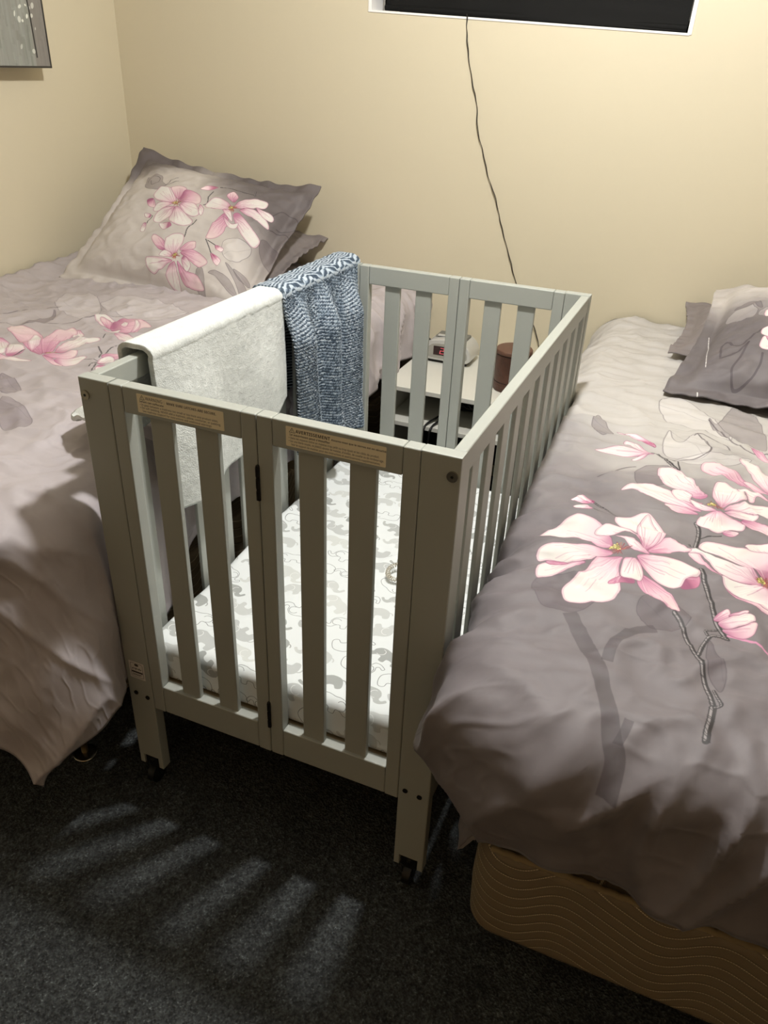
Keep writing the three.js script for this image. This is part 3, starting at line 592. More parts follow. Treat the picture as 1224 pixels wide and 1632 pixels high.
const mix3 = (a, b, t) => [lerp(a[0], b[0], t), lerp(a[1], b[1], t), lerp(a[2], b[2], t)];

const BED = {
  right: { x0: 0.80, x1: 1.87, z0: -1.845, z1: 0.10, Y: 0.715, sl: true, sr: true, ol: 0.30, or: 0.30, of: 0.283, bulge: (p, e) => { p.x -= 0.09 * smooth(-0.2, -0.9, p.z) * smooth(1.1, 0.8, p.x); p.y += 0.016 * smooth(-0.3, -0.9, p.z) * smooth(0.85, 0.7, p.x) * smooth(0.1, 0.0, e); const k = smooth(0.02, 0.14, p.z) * smooth(0.02, 0.14, e) * smooth(1.05, 0.85, p.x); p.x -= 0.035 * k; p.z += 0.012 * k; const q = smooth(0.20, 0.40, e) * smooth(0.0, 0.10, p.z) * smooth(1.0, 0.8, p.x); p.x += 0.055 * q; p.z -= 0.05 * q; } },
  left: { x0: -1.335, x1: -0.12, z0: -1.845, z1: 0.10, Y: 0.745, sl: false, sr: true, ol: 0, or: 0.30, of: 0.50, long: 0.20 },
};
const crest = n => Math.pow(Math.max(0, 1 - Math.abs(n) * 3.2), 2);
function duvetShape(b, amp, limit) {
  const R = 0.10, rbn = 0.09, am = 86 * Math.PI / 180, s0 = b.x0 - b.ol, s1 = b.x1 + b.or, t0 = b.z0, t1 = b.z1 + b.of;
  const sAt = (u, t) => lerp(s0, s1 + (b.long || 0) * (smooth(-0.45, 0.05, t) - 0.8 * smooth(0.2, 0.6, t)), u);
  const f = (u, v) => {
    const t = lerp(t1, t0, v), s = sAt(u, t);
    const cx = clamp(s, b.sl ? b.x0 + R : -9, b.sr ? b.x1 - R : 9), cz = Math.min(t, b.z1 - R), vx = s - cx, vz = t - cz, d = Math.hypot(vx, vz);
    let nx = 0, nz = 0, hh = 0, drop = 0, e = 0;
    if (d > R) { nx = vx / d; nz = vz / d; e = d - R; const a = Math.min(e / rbn, am); hh = rbn * Math.sin(a); drop = rbn * (1 - Math.cos(a)); if (e > rbn * am) { hh += (e - rbn * am) * Math.cos(am); drop += (e - rbn * am) * Math.sin(am); } }
    const px = d > R ? cx + nx * (R + hh) : s, pz = d > R ? cz + nz * (R + hh) : t;
    const qx = d > R ? cx + nx * R : s, qz = d > R ? cz + nz * R : t;
    const edge = smooth(0, 0.12, e), out = smooth(0.05, 0.4, e);
    // soft quilting, long folds, small creases
    let y = b.Y - drop + amp(s, t) + (1 - edge) * (0.012 * fbm(s * 2.6, t * 2.6, 1) * 2 + 0.006 * (1 - Math.abs(N(s * 6 + 1.5 * N(s * 3, t * 3), t * 5, 7)) * 2) + 0.008 * crest(N(s * 6 + t * 3 + N(s * 4, t * 4), t * 9 - s * 4, 2)) + 0.004 * crest(N(s * 13 - t * 5, t * 17 + s * 4 + N(s * 7, t * 7), 12)) - 0.006 + 0.0022 * N(s * 34, t * 30, 4));
    const rip = edge * (0.006 + 0.036 * out) * N(qx * 8.5, qz * 8.5, e * 1.3 + 3) * 1.6 + edge * 0.024 * crest(N(qx * 10 + e * 3, qz * 10 - e * 2, e * 1.6)) + edge * 0.007 * crest(N(qx * 16 - e * 4, qz * 16 + e * 3, e * 2 + 7)) + 0;
    if (b.sl) y += 0.010 * smooth(0.98, 0.78, s) * N(t * 19 + 2 * N(t * 5, s * 5), s * 5, 6) * smooth(0.3, 0.0, e); const p = V(px + nx * rip, y, pz + nz * rip); if (b.bulge) b.bulge(p, e);
    if (limit) limit(p, s, t, e); return p;
  };
  return { f, sAt, s0, s1: s1 + (b.long || 0), t0, t1 };
}
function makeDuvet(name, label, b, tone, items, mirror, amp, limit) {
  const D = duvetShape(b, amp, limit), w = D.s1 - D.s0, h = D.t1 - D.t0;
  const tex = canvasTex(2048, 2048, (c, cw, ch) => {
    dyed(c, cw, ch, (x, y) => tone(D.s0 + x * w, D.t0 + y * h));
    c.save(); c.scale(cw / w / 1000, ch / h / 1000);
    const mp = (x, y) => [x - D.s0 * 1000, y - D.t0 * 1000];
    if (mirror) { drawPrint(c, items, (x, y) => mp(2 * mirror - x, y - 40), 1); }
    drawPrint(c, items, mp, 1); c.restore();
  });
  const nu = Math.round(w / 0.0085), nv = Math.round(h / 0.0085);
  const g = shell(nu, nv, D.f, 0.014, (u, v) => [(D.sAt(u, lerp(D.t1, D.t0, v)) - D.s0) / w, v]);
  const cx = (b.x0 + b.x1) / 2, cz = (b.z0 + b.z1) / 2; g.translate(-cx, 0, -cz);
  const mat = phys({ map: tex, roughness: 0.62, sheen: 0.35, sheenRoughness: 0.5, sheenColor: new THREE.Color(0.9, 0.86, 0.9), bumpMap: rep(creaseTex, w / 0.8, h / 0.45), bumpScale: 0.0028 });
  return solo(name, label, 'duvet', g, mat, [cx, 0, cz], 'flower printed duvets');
}
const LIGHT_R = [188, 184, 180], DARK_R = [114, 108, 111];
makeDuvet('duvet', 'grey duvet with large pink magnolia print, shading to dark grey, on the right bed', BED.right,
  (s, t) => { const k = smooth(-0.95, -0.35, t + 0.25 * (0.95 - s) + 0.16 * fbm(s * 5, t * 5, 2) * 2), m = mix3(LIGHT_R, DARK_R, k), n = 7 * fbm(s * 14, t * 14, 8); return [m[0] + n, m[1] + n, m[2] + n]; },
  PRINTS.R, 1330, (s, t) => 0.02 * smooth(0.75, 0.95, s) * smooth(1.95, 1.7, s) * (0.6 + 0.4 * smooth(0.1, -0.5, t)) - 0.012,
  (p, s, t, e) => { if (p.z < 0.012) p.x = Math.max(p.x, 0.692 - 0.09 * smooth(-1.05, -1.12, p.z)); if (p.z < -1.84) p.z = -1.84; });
makeDuvet('duvet', 'pale lilac grey duvet with pink flowers hanging to the floor on the left bed', BED.left,
  (s, t) => { const k = clamp(0.5 + 0.5 * fbm(s * 2.2, t * 2.2, 4) * 2, 0, 1), m = mix3([188, 180, 182], [164, 156, 158], k * 0.7), n = 6 * fbm(s * 14, t * 14, 8); return [m[0] + n, m[1] + n, m[2] + n]; },
  PRINTS.L, 0, (s, t) => 0.028 * smooth(-1.2, -1.345, s) + 0.010 * smooth(-0.9, -1.6, t) - 0.006,
  (p, s, t, e) => { if (p.x > -0.004 && p.z < 0.008) p.x = -0.004; if (p.y < 0.006) { p.y = 0.006; } if (p.x < -1.344) p.x = -1.344; });

// ---- bed bases, mattresses
const quiltTex = (() => {
  const line = (c, w, h, col, lw, dash) => { c.strokeStyle = col; c.lineWidth = lw; c.setLineDash(dash); for (let k = -3; k < 13; k++) { c.beginPath(); for (let i = -8; i <= w + 8; i += 4) { const y = (k + 0.5) * h / 10 + 0.105 * h * Math.sin(i / w * Math.PI * 2 + 0.35 * Math.sin(i / w * Math.PI * 2)); i === -8 ? c.moveTo(i, y) : c.lineTo(i, y); } c.stroke(); } };
  const map = canvasTex(1024, 1024, (c, w, h) => { c.fillStyle = '#83745d'; c.fillRect(0, 0, w, h); for (let i = 0; i < w; i += 4) { c.fillStyle = i % 8 ? 'rgba(70,50,30,.10)' : 'rgba(255,240,210,.06)'; c.fillRect(i, 0, 2, h); } line(c, w, h, '#e2d2b0', 7, [14, 4]); });
  const bump = canvasTex(1024, 1024, (c, w, h) => { c.fillStyle = '#c8c8c8'; c.fillRect(0, 0, w, h); line(c, w, h, '#8a8a8a', 22, []); line(c, w, h, '#404040', 8, []); }, false);
  return { map, bump };
})();
const quiltMat = std({ map: quiltTex.map, bumpMap: quiltTex.bump, bumpScale: 0.006, roughness: 0.55 });
function quiltedBase(x0, x1, z0, z1, y0, y1, r) {
  const pts = []; const arc = (cx, cz, a0) => { for (let i = 0; i <= 8; i++) { const a = a0 + i / 8 * Math.PI / 2; pts.push([cx + r * Math.cos(a), cz + r * Math.sin(a)]); } };
  arc(x1 - r, z1 - r, 0); arc(x0 + r, z1 - r, Math.PI / 2); arc(x0 + r, z0 + r, Math.PI); arc(x1 - r, z0 + r, Math.PI * 1.5); pts.push(pts[0]);
  const dense = []; for (let i = 0; i < pts.length - 1; i++) { const n = Math.max(1, Math.round(Math.hypot(pts[i + 1][0] - pts[i][0], pts[i + 1][1] - pts[i][1]) / 0.05)); for (let k = 0; k < n; k++) dense.push([lerp(pts[i][0], pts[i + 1][0], k / n), lerp(pts[i][1], pts[i + 1][1], k / n)]); } dense.push(pts[0]);
  const cx = (x0 + x1) / 2, cz = (z0 + z1) / 2, prof = [[-0.012, y0], [-0.003, y0 + 0.004], [0, y0 + 0.015], [0.003, (y0 + y1) / 2], [0, y1 - 0.015], [-0.003, y1 - 0.004], [-0.012, y1]];
  const pos = [], uv = [], idx = []; let len = 0;
  dense.forEach((p, i) => { if (i) len += Math.hypot(p[0] - dense[i - 1][0], p[1] - dense[i - 1][1]); const dx = p[0] - cx, dz = p[1] - cz; prof.forEach(([o, y]) => { const fx = (Math.abs(dx) + o) / Math.abs(dx || 1), fz = (Math.abs(dz) + o) / Math.abs(dz || 1); pos.push(cx + dx * (dx ? fx : 1), y, cz + dz * (dz ? fz : 1)); uv.push(len / 0.245, y / 0.245); }); });
  const m = prof.length; for (let i = 0; i < dense.length - 1; i++) for (let j = 0; j < m - 1; j++) { const a = i * m + j, b = a + m; idx.push(a, a + 1, b, b, a + 1, b + 1); }
  for (const j of [0, m - 1]) { const c = pos.length / 3; pos.push(cx, prof[j][1], cz); uv.push(0, 0); for (let i = 0; i < dense.length - 1; i++) { const a = i * m + j, b = a + m; j ? idx.push(c, b, a) : idx.push(c, a, b); } }
  const g = new THREE.BufferGeometry(); g.setAttribute('position', new THREE.Float32BufferAttribute(pos, 3)); g.setAttribute('uv', new THREE.Float32BufferAttribute(uv, 2)); g.setIndex(idx); g.computeVertexNormals(); g.translate(-cx, 0, -cz); return g;
}
function bed(b, x0, x1, side) {
  const z0 = b.z0 + 0.005, z1 = b.z1 - (side === 'left' ? 0.03 : 0), cx = (x0 + x1) / 2, cz = (z0 + z1) / 2;
  const t = thing('bed', side === 'right' ? 'tan bed base with wavy stitching under the right bed' : 'quilted bed base on round metal feet under the left bed', 'bed', [cx, 0, cz], 'beds beside the crib');
  part('box_spring', quiltedBase(x0, x1, z0, z1, 0.105, 0.325, 0.05), quiltMat, t);
  const fr = []; for (let i = 0; i <= 120; i++) { const u = i / 120; fr.push(V(lerp(x0 + 0.03, x1 - 0.03, u) - cx, 0.327 + 0.0015 * Math.sin(i * 2.2), z1 - 0.006 - cz)); }
  part('edge_tape', tube(fr, 0.006, 240, 6), std({ color: 0xb7a27c, roughness: 0.8, bumpMap: rep(weaveTex, 40, 1), bumpScale: 0.001 }), t);
  for (const x of [x0 + 0.04, x1 - 0.035]) for (const z of [z1 - (side === 'left' ? 0.07 : 0.3), cz, z0 + 0.10]) {
    const l = part('leg', new THREE.CylinderGeometry(0.008, 0.008, 0.10, 16), M.brass, t, [x - cx, 0.056, z - cz]);
    part('foot_disc', new THREE.LatheGeometry([[0, 0], [0.027, 0], [0.028, 0.002], [0.026, 0.005], [0.012, 0.009], [0, 0.010]].map(p => new THREE.Vector2(...p)), 28), M.chrome, l, [0, -0.056, 0]);
  }
  const g = rb(x1 - x0 - 0.05, 0.335, z1 - z0 - 0.05, 0.06, 5);
  solo('bed_mattress', side === 'right' ? 'mattress under the dark magnolia duvet of the right bed' : 'mattress under the pale duvet of the left bed', 'mattress', g, std({ color: 0x8f877f, roughness: 0.9 }), [cx, 0.326 + 0.1675, cz]);
}
bed(BED.right, 0.80, 1.87, 'right'); bed(BED.left, -1.335, -0.135, 'left');

// ---- pillows
function pillowMesh(w, h, T, fl, k, curl) {
  const nu = 84, nv = 64, ex = 1 + fl / (w / 2), ey = 1 + fl / (h / 2), P = [], F = [], UV = [], idx = [];
  for (const side of [1, -1]) for (let j = 0; j <= nv; j++) for (let i = 0; i <= nu; i++) {
    const u = lerp(-ex, ex, i / nu), v = lerp(-ey, ey, j / nv), cu = clamp(u, -1, 1), cv = clamp(v, -1, 1);
    const body = Math.pow(Math.max(0, (1 - Math.pow(Math.abs(cu), 2.4)) * (1 - Math.pow(Math.abs(cv), 2.4))), 0.5);
    const pin = 1 - 0.055 * (1 - cv * cv) * Math.abs(cu), piv = 1 - 0.075 * (1 - cu * cu) * Math.abs(cv);
    const out = Math.max(Math.abs(u) - 1, Math.abs(v) - 1, 0);
    let x = u * w / 2 * pin, y = v * h / 2 * piv;
    const near = smooth(0.45, 1.0, Math.max(Math.abs(cu), Math.abs(cv)));
    const z0 = side * (0.0025 + T / 2 * body * (1 + 0.12 * N(u * 1.7, v * 1.7, k)))
      + (out > 0 ? 0.014 * N(u * 7, v * 7, k + 3) * Math.min(1, out * 12) : 0)
      + side * body * 0.016 * near * crest(N(u * 6, v * 6, k + 5)) + side * body * 0.006 * crest(N(u * 4 + v * 2, v * 5, k + 15)) + side * body * 0.007 * N(u * 5 + v * 3, v * 4, k + 9);
    const c = curl ? curl(u, v) : 0;
    P.push(x, y, z0 + c); UV.push((x + 0.45) / 0.9, (y + 0.36) / 0.72);
  }
  const S = (nu + 1) * (nv + 1), id = (i, j) => j * (nu + 1) + i;
  for (let j = 0; j < nv; j++) for (let i = 0; i < nu; i++) { const a = id(i, j), b = id(i + 1, j), c = id(i + 1, j + 1), d = id(i, j + 1); idx.push(a, b, c, a, c, d, S + a, S + c, S + b, S + a, S + d, S + c); }
  const rim = (a, b) => idx.push(b, a, S + a, b, S + a, S + b);
  for (let i = 0; i < nu; i++) { rim(id(i, 0), id(i + 1, 0)); rim(id(i + 1, nv), id(i, nv)); } for (let j = 0; j < nv; j++) { rim(id(0, j + 1), id(0, j)); rim(id(nu, j), id(nu, j + 1)); }
  const g = new THREE.BufferGeometry(); g.setAttribute('position', new THREE.Float32BufferAttribute(P, 3)); g.setAttribute('uv', new THREE.Float32BufferAttribute(UV, 2)); g.setIndex(idx); g.computeVertexNormals(); return g;
}
function pillow(label, cen, ex, up, w, h, T, fl, mat, k, curl) {
  const X = V(...ex).normalize(), Y = V(...up); Y.addScaledVector(X, -Y.dot(X)).normalize(); const Zz = X.clone().cross(Y);
  const m = solo('pillow', label, 'pillow', pillowMesh(w, h, T, fl, k, curl), mat, cen, 'pillows at the heads of the beds');
  m.quaternion.setFromRotationMatrix(new THREE.Matrix4().makeBasis(X, Y, Zz)); return m;
}
function printMat(tone, items) {
  const tex = canvasTex(1536, 1228, (c, w, h) => { dyed(c, w, h, (x, y) => tone(x * 0.9 - 0.45, 0.36 - y * 0.72)); c.save(); c.scale(w / 900, h / 720); drawPrint(c, items, (x, y) => [x + 450, 360 - y], 1); c.restore(); });
  return phys({ map: tex, roughness: 0.62, sheen: 0.3, sheenRoughness: 0.5, bumpMap: rep(creaseTex, 1.2, 1.4), bumpScale: 0.0025 });
}
const cloudy = (a, b, f) => (x, y) => { const k = clamp(f(x, y) + 0.35 * fbm(x * 6, y * 6, 5), 0, 1), n = 5 * fbm(x * 25, y * 25, 2), m = mix3(a, b, k); return [m[0] + n, m[1] + n, m[2] + n]; };
const printL = printMat(cloudy([196, 189, 184], [98, 91, 92], (x, y) => smooth(0.02, 0.30, 0.75 * x + 0.9 * y - 0.05) * smooth(-0.12, 0.05, x) + smooth(0.16, 0.3, y - 0.25 * x - 0.02) * smooth(0.0, -0.2, x)), PRINTS.PL);
const printR = printMat(cloudy([190, 184, 180], [100, 94, 96], (x, y) => smooth(0.16, -0.08, y + 0.2 * x)), PRINTS.PR);
const plainGrey = phys({ color: 0x7d7574, roughness: 0.65, sheen: 0.3, bumpMap: rep(creaseTex, 1.2, 1.4), bumpScale: 0.0025 });
pillow('magnolia printed pillow leaning at the head of the left bed', [-0.822, 0.893, -1.487], [0.9955, -0.0944, 0], [0.0559, 0.5898, -0.8056], 0.68, 0.55, 0.20, 0.045, printL, 1, (u, v) => 0.02 * smooth(0.8, 1.1, Math.abs(u)) * smooth(0.6, 1.1, Math.abs(v)) * (v > 0 ? 1 : -0.3));
pillow('plain grey pillow lying behind the printed pillow on the left bed', [-0.86, 0.82, -1.655], [1, -0.02, 0], [0, 0.22, -0.97], 0.74, 0.38, 0.13, 0.035, plainGrey, 4);
pillow('magnolia printed pillow at the head of the right bed', [1.338, 0.824, -1.375], [0.9939, 0, 0.1104], [0.1069, 0.2492, -0.9625], 0.72, 0.57, 0.19, 0.045, printR, 7, (u, v) => -0.03 * smooth(0.85, 1.1, -u) * smooth(0.5, 1.1, v));
pillow('plain grey pillow under the printed pillow on the right bed', [1.30, 0.775, -1.63], [1, 0, 0.02], [0, 0.12, -0.99], 0.76, 0.36, 0.13, 0.035, plainGrey, 11);

// ------------------------------------------------------------------ blankets over the left rail of the crib
function drape(zAt, lin, lout, off, thick, outside, nu, nv, uvf, clear = 0.005) {
  const rr = 0.012, x0 = -0.001 - clear, x1 = 0.024 + clear, top = H + clear, flat = (x1 - x0) / 2 - rr * 0.5, q = rr * Math.PI / 2;
  return shell(nu, nv, (u, v) => {
    const sgn = v < 0.5 ? -1 : 1, k = Math.abs(v - 0.5) * 2, a = k * (sgn > 0 ? lin(u) : lout(u));
    const mid = (x0 + x1) / 2; let x, y, dr = 0;
    if (a <= flat) { x = a; y = 0; } else if (a <= flat + q) { const t = (a - flat) / rr; x = flat + rr * Math.sin(t); y = -rr * (1 - Math.cos(t)); } else { x = flat + rr; y = -rr - (a - flat - q); dr = a - flat - q; }
    const p = V(mid + sgn * x, top + y, zAt(u, sgn * a));
    const o = off(u, sgn * dr, p.z); if (a <= flat + q * 0.5) p.y += Math.max(0, o) * 0.35; else { p.x += sgn * Math.max(o, 0) ; p.y += Math.max(0, o) * 0.35 * Math.max(0, 1 - dr / 0.05); }
    if (sgn < 0 && outside) outside(p, dr, u);
    return p;
  }, thick, uvf);
}
{
  const n = 1024, a = tileNoise(n, 200, 21, 2), b = tileNoise(n, 28, 22, 4), c = tileNoise(n, 7, 23, 2);
  const col = dataTex(n, (i, j) => { const k = j * n + i, f = 0.83 + 0.03 * a[k] + 0.06 * b[k] + 0.02 * c[k]; return [f * 0.985, f, f * 0.985]; }, true);
  const bump = dataTex(n, (i, j) => { const k = j * n + i; return 0.5 + 0.3 * a[k] + 0.45 * b[k]; }, false);
  const inn = u => { const z = lerp(-0.135, -0.625, u); return 0.36 + 0.012 * smooth(-0.15, -0.25, z) - 0.02 * smooth(-0.27, -0.33, z) - 0.075 * smooth(-0.40, -0.62, z); };
  const out = u => 0.41 * (0.72 + 0.28 * smooth(-0.02, 0.10, u)) - 0.20 * smooth(0.25, 0.7, u);
  const g = drape((u, s) => lerp(-0.135, -0.625, u) + (s > 0 ? -0.035 * s * (1 - u) + 0.03 * s * u : 0.05 * s * (1 - u)), inn, out, (u, dr, z) => dr > 0 ? smooth(0, 0.2, dr) * (0.010 + 0.012 * Math.sin(z * 23 + 1.2)) + 0.012 * smooth(0.28, 0.05, u) * smooth(0, 0.3, dr) : 0.002, 0.009,
    (p, dr, u) => { if (p.y < 0.83) { const e = 0.83 - p.y; const bend = smooth(0.0, 0.06, e); p.x -= bend * e * 0.95; p.y = 0.83 - e * (1 - 0.78 * bend); p.y = Math.max(p.y, 0.758) + 0.016 * N(u * 14, e * 16, 4) * bend; } if (p.x > -0.012 && p.y < H) p.x = Math.min(p.x, -0.010); }, 120, 150, (u, v) => [u * 1.5, v * 2.4], 0.010);
  const t = thing('white_blanket', 'white fleece blanket draped over the left rail of the crib', 'blanket', [0.012, 0.6, -0.38]); g.translate(-0.012, -0.6, 0.38);
  part('fleece', g, phys({ map: col, bumpMap: bump, bumpScale: 0.0016, roughness: 0.95, sheen: 0.15, sheenRoughness: 0.8 }), t);
  const hem = []; for (let i = 0; i <= 60; i++) { const u = i / 60, lz = inn(u), s = lz, dr = lz - 0.03, z = lerp(-0.135, -0.625, u) + (-0.035 * s * (1 - u) + 0.03 * s * u); hem.push(V(0.026 + smooth(0, 0.2, dr) * (0.010 + 0.012 * Math.sin(z * 23 + 1.2)) + 0.012 * smooth(0.28, 0.05, u) + 0.006 - 0.012, H + 0.016 - lz + 0.016 - 0.6, z + 0.38)); }
  part('hem', tube(hem, 0.0075, 120, 8), phys({ color: 0xdfe0dc, roughness: 0.95, sheen: 0.5, bumpMap: rep(bump, 2, 1), bumpScale: 0.002 }), t);
}
{
  const zig = z => 0.013 * Math.abs(((z / 0.1) % 1 + 1) % 1 - 0.5) * 2;
  const tex = canvasTex(2048, 2048, (c, w, h) => { // one metre of arc down, half a metre across
    c.fillStyle = '#7c8b9a'; c.fillRect(0, 0, w, h); let s = 5; const r = () => { s = (s * 1664525 + 1013904223) >>> 0; return s / 4294967296; };
    const rows = 125; for (let k = -4; k < rows + 4; k++) for (const [o, col, lw] of [[0, '#313f4e', 6], [h / rows * 0.5, '#b3bdc6', 6]]) {
      c.strokeStyle = col; c.lineCap = 'round';
      for (let i = 0; i < w; i += 8) { if (r() < 0.04) continue; const z = i / w * 0.5, y = k * h / rows + o + zig(z) * h + (r() - 0.5) * 2.5; c.lineWidth = lw * (0.6 + 0.8 * r()); c.globalAlpha = 0.55 + 0.45 * r(); c.beginPath(); c.moveTo(i, y); c.lineTo(i + 12, zig((i + 12) / w * 0.5) * h + k * h / rows + o + (r() - 0.5) * 2.5); c.stroke(); }
    } c.globalAlpha = 1;
  });
  const z0 = -0.612, z1 = -1.040;
  const inn = u => 0.475 + 0.015 * Math.sin(u * 9) - 0.05 * smooth(0.85, 1, u) - 0.03 * smooth(0.12, 0.0, u), out = u => 0.34 - 0.04 * u;
  const g = drape((u, s) => lerp(z0, z1, u) + (s > 0 ? lerp(-0.10, 0.02, u) * s : 0), inn, out, (u, dr, z) => {
    const d = Math.abs(dr), fold = 0.5 + 0.5 * Math.sin(u * 18.5 - 0.6 - 1.6 * d + 0.8 * Math.sin(d * 7)), arcv = d + 0.03;
    const ridge = Math.sin((arcv - 0.03 - zig(u * 0.44)) * Math.PI * 2 / 0.008);
    const fuzz = 0.0012 * N(u * 90, dr * 200, 3);
    return 0.005 + 0.0018 * ridge + fuzz + (dr > 0 ? smooth(0, 0.12, d) * (0.006 + 0.045 * fold) + 0.010 * N(u * 6, d * 7) * smooth(0.2, 0.45, d) : smooth(0, 0.1, d) * 0.004 * fold);
  }, 0.010, (p) => { if (p.x > -0.012 && p.y < H) p.x = -0.012; }, 200, 420, (u, v) => [u * 0.88, 1 - (Math.abs(v - 0.5) * 2 * (v > 0.5 ? inn(u) : out(u)))], 0.011);
  solo('blue_blanket', 'blue plush blanket with zigzag ribs draped over the crib rail', 'blanket', g.translate(-0.012, -0.55, 0.83), phys({ map: tex, roughness: 0.9, sheen: 0.8, sheenRoughness: 0.45, sheenColor: new THREE.Color(0.75, 0.82, 0.9) }), [0.012, 0.55, -0.83]);
}
// ------------------------------------------------------------------ nightstand and what stands on it
{
  const x0 = -0.014, x1 = 0.445, z0 = -1.845, z1 = -1.395;
  const t = thing('nightstand', 'white open nightstand with one shelf behind the crib', 'nightstand', [(x0 + x1) / 2, 0, (z0 + z1) / 2]);
  const cx = (x0 + x1) / 2, cz = (z0 + z1) / 2; const A = (n, a, b, c, d, e, f) => part(n, rb(b - a, d - c, f - e, 0.002, 1), M.whiteLaminate, t, [(a + b) / 2 - cx, (c + d) / 2, (e + f) / 2 - cz]);
  A('top', x0, x1, 0.483, 0.5, z0, z1); A('shelf', x0 + 0.018, x1 - 0.018, 0.354, 0.371, z0 + 0.01, z1 - 0.004);
  A('side_panel', x0, x0 + 0.017, 0, 0.483, z0, z1 - 0.002); A('side_panel', x1 - 0.017, x1, 0, 0.483, z0, z1 - 0.002); part('back_panel', rb(x1 - x0 - 0.034, 0.42, 0.006, 0.001, 1), std({ color: 0x1d1a17, roughness: 0.8 }), t, [0, 0.272, z0 + 0.012 - cz]); A('plinth', x0 + 0.017, x1 - 0.017, 0, 0.06, z1 - 0.05, z1 - 0.035);
}
{ // clock radio
  const t = thing('alarm_clock', 'silver alarm clock with red digits on the nightstand', 'clock', [0.118, 0.5, -1.725]); t.scale.setScalar(1.2);
  const silver = std({ color: 0xc9c9c6, roughness: 0.3, metalness: 0.35 }), grey = std({ color: 0x6f6e68, roughness: 0.5 });
  const prof = new THREE.Shape(); const w = 0.072; prof.moveTo(-w, 0.022); prof.quadraticCurveTo(-w - 0.004, 0.052, -w + 0.022, 0.066); prof.quadraticCurveTo(0, 0.078, w - 0.022, 0.066); prof.quadraticCurveTo(w + 0.004, 0.052, w, 0.022); prof.quadraticCurveTo(w - 0.006, 0.014, w - 0.02, 0.013); prof.lineTo(-w + 0.02, 0.013); prof.quadraticCurveTo(-w + 0.006, 0.014, -w, 0.022);
  const body = new THREE.ExtrudeGeometry(prof, { depth: 0.085, bevelEnabled: true, bevelSize: 0.004, bevelThickness: 0.006, bevelSegments: 4, curveSegments: 20 }); body.translate(0, 0, -0.055); part('body', body, silver, t);
  const inner = prof.clone(); const ig = new THREE.ExtrudeGeometry(prof, { depth: 0.002, bevelEnabled: false, curveSegments: 20 }); ig.scale(0.9, 0.78, 1); ig.translate(0, 0.0075, 0.0358); part('face', ig, std({ color: 0x9c9a92, roughness: 0.4 }), t);
  const draw = (bg, fg) => canvasTex(512, 224, (c, W_, H_) => { c.fillStyle = bg; c.fillRect(0, 0, W_, H_); c.strokeStyle = fg; c.lineWidth = 17; c.lineCap = 'round'; c.beginPath(); c.moveTo(140, 40); c.lineTo(205, 40); c.lineTo(198, 108); c.lineTo(132, 108); c.lineTo(124, 180); c.lineTo(190, 180); c.stroke(); c.fillStyle = fg; for (const y of [80, 142]) { c.beginPath(); c.arc(245, y, 10, 0, 7); c.fill(); } });
  const blk = std({ color: 0x120608, roughness: 0.2 }); const lcd = std({ map: draw('#1a0507', '#c9525c'), emissive: 0xffffff, emissiveMap: draw('#240408', '#e0606a'), emissiveIntensity: 0.35, roughness: 0.2 });
  part('display', new THREE.BoxGeometry(0.086, 0.027, 0.003), [blk, blk, blk, blk, lcd, blk], t, [0.002, 0.041, 0.0375]);
  part('button_pad', rb(0.10, 0.010, 0.055, 0.004), grey, t, [0, 0.072, -0.025]);
  for (const [x, z] of [[-0.03, 0.0], [0.005, 0.006], [-0.005, -0.018], [0.032, 0.002]]) part('button', rb(0.022, 0.005, 0.012, 0.002), silver, t, [x, 0.078, z]);
  part('base_pad', rb(0.125, 0.014, 0.075, 0.004), M.blackPlastic, t, [0, 0.007, -0.012]);
}
solo('clock_cable', 'black cable running from the alarm clock to the wall', 'cable', tube([[0.035, 0.53, -1.79], [0.0, 0.545, -1.815], [-0.03, 0.55, -1.83], [-0.055, 0.535, -1.84], [-0.06, 0.47, -1.85], [-0.058, 0.36, -1.852]], 0.0035, 60, 8), M.blackPlastic);
{ // brown cylinder
  const t = thing('brown_canister', 'brown leather covered canister on the nightstand', 'canister', [0.395, 0.5, -1.56]);
  const n = 256, a = tileNoise(n, 40, 31, 3), b = tileNoise(n, 8, 32, 3);
  const leather = std({ map: dataTex(n, (i, j) => { const f = 1 + 0.12 * a[j * n + i] + 0.18 * b[j * n + i]; return [0.30 * f, 0.19 * f, 0.14 * f]; }, true), bumpMap: dataTex(n, (i, j) => 0.5 + 0.5 * a[j * n + i], false), bumpScale: 0.0012, roughness: 0.5 });
  const lathe = p => new THREE.LatheGeometry(p.map(q => new THREE.Vector2(...q)), 48);
  part('body', lathe([[0, 0.001], [0.057, 0.001], [0.059, 0.004], [0.059, 0.031], [0.0575, 0.0325]]), leather, t); part('wall', lathe([[0.0575, 0.0335], [0.059, 0.035], [0.059, 0.123], [0.057, 0.127], [0.0, 0.128]]), leather, t); part('lid', lathe([[0.0, 0.1285], [0.0605, 0.1285], [0.0615, 0.131], [0.0612, 0.140], [0.058, 0.144], [0, 0.1455]]), std({ color: 0x5f4234, roughness: 0.55 }), t);
  part('seam', new THREE.TorusGeometry(0.0585, 0.0012, 6, 48), std({ color: 0x2b1710, roughness: 0.7 }), t, [0, 0.033, 0], [Math.PI / 2, 0, 0]);
}
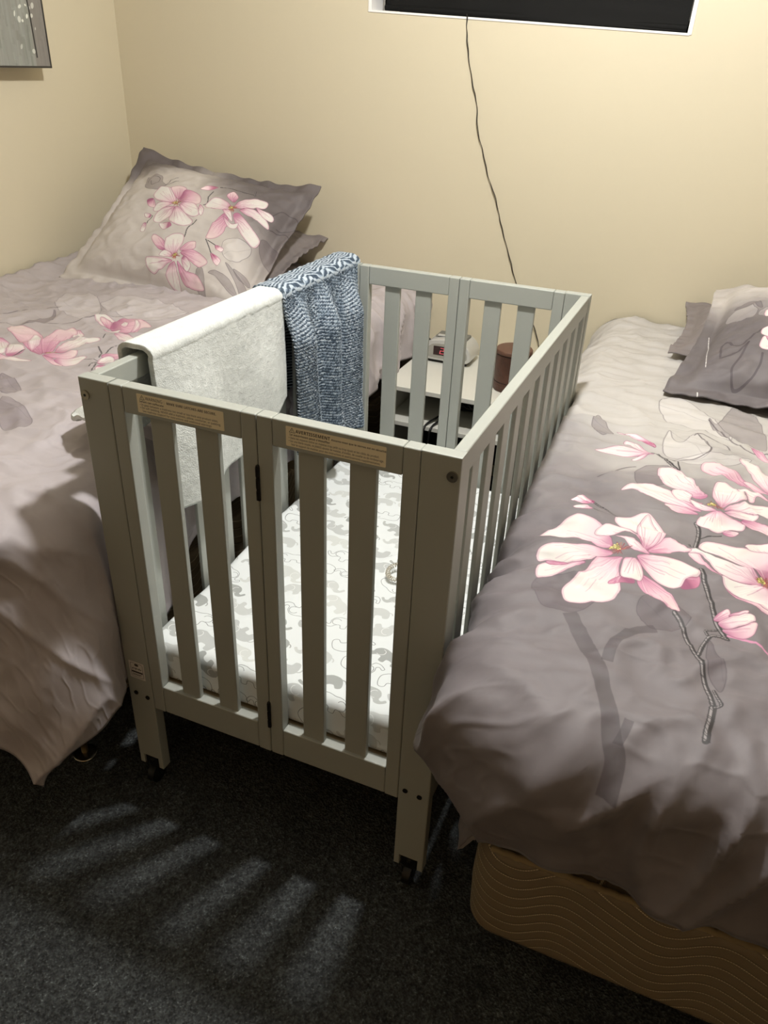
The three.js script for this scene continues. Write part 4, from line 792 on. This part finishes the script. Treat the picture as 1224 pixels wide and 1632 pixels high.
{ // dark tangle of leads on the shelf
  const t = thing('cable_tangle', 'black tangle of power leads on the nightstand shelf', 'cables', [0.28, 0.372, -1.60]);
  part('power_strip', rb(0.22, 0.035, 0.055, 0.006), M.blackPlastic, t, [-0.02, 0.018, -0.02], [0, 0.25, 0]);
  for (let k = 0; k < 5; k++) { const pts = []; for (let i = 0; i <= 9; i++) pts.push([-0.10 + 0.2 * rnd(), 0.012 + 0.085 * rnd(), -0.05 + 0.13 * rnd()]); part('lead', tube(pts, 0.0032, 90, 6), M.blackPlastic, t); }
  for (let k = 0; k < 6; k++) part('plug', rb(0.02, 0.014, 0.026, 0.004), std({ color: 0x4a4a4a, roughness: 0.4 }), t, [-0.09 + k * 0.034, 0.04 + 0.02 * rnd(), 0.02 * rnd()], [rnd(), rnd() * 3, 0]);
}
for (const [dx, label] of [[0, 'left one of two black leads hanging over the nightstand shelf'], [0.024, 'right one of two black leads hanging over the nightstand shelf']])
  solo('hanging_lead', label, 'cable', tube([[0.20 + dx, 0.395, -1.55], [0.175 + dx, 0.385, -1.47], [0.155 + dx, 0.377, -1.41], [0.150 + dx, 0.365, -1.388], [0.148 + dx, 0.33, -1.384], [0.14 + dx, 0.2, -1.385], [0.13 + dx, 0.06, -1.38], [0.13 + dx, 0.006, -1.34]], 0.0038, 80, 8), M.blackPlastic, [0, 0, 0], 'leads hanging over the nightstand shelf');

// ------------------------------------------------------------------ wooden wardrobe behind the camera (its brown bounce tints the shaded fronts)
{
  const n = 512, a = tileNoise(n, 16, 41, 4), b = tileNoise(n, 64, 42, 2);
  const wood = std({ map: dataTex(n, (i, j) => { const k = j * n + (i >> 0), g = Math.sin(i * 0.12 + 5 * a[k]) * 0.06 + 0.08 * a[k] + 0.04 * b[k]; return [0.80 + g, 0.64 + g * 0.9, 0.46 + g * 0.7]; }, true), roughness: 0.45 });
  const x0 = -0.2, x1 = 2.6, z = 2.55, d = 0.6, h = 2.1, t = thing('wardrobe', 'brown wooden wardrobe with hinged doors behind the camera', 'wardrobe', [(x0 + x1) / 2, 0, z + d / 2]);
  part('body', rb(x1 - x0, h - 0.06, d - 0.02, 0.004), wood, t, [0, 0.06 + (h - 0.06) / 2, 0.01]);
  part('plinth', rb(x1 - x0 - 0.04, 0.06, d - 0.06, 0.002), wood, t, [0, 0.03, 0.02]);
  for (let k = 0; k < 4; k++) { const w = (x1 - x0) / 4, q = part('door', rb(w - 0.006, h - 0.09, 0.02, 0.004), wood, t, [x0 - (x0 + x1) / 2 + w * (k + 0.5), 0.08 + (h - 0.09) / 2, -d / 2 + 0.008]); part('handle', rb(0.012, 0.14, 0.02, 0.004), M.chrome, q, [(k % 2 ? -1 : 1) * (w / 2 - 0.05), 0, -0.018]); }
}

renderer.render(scene, camera);
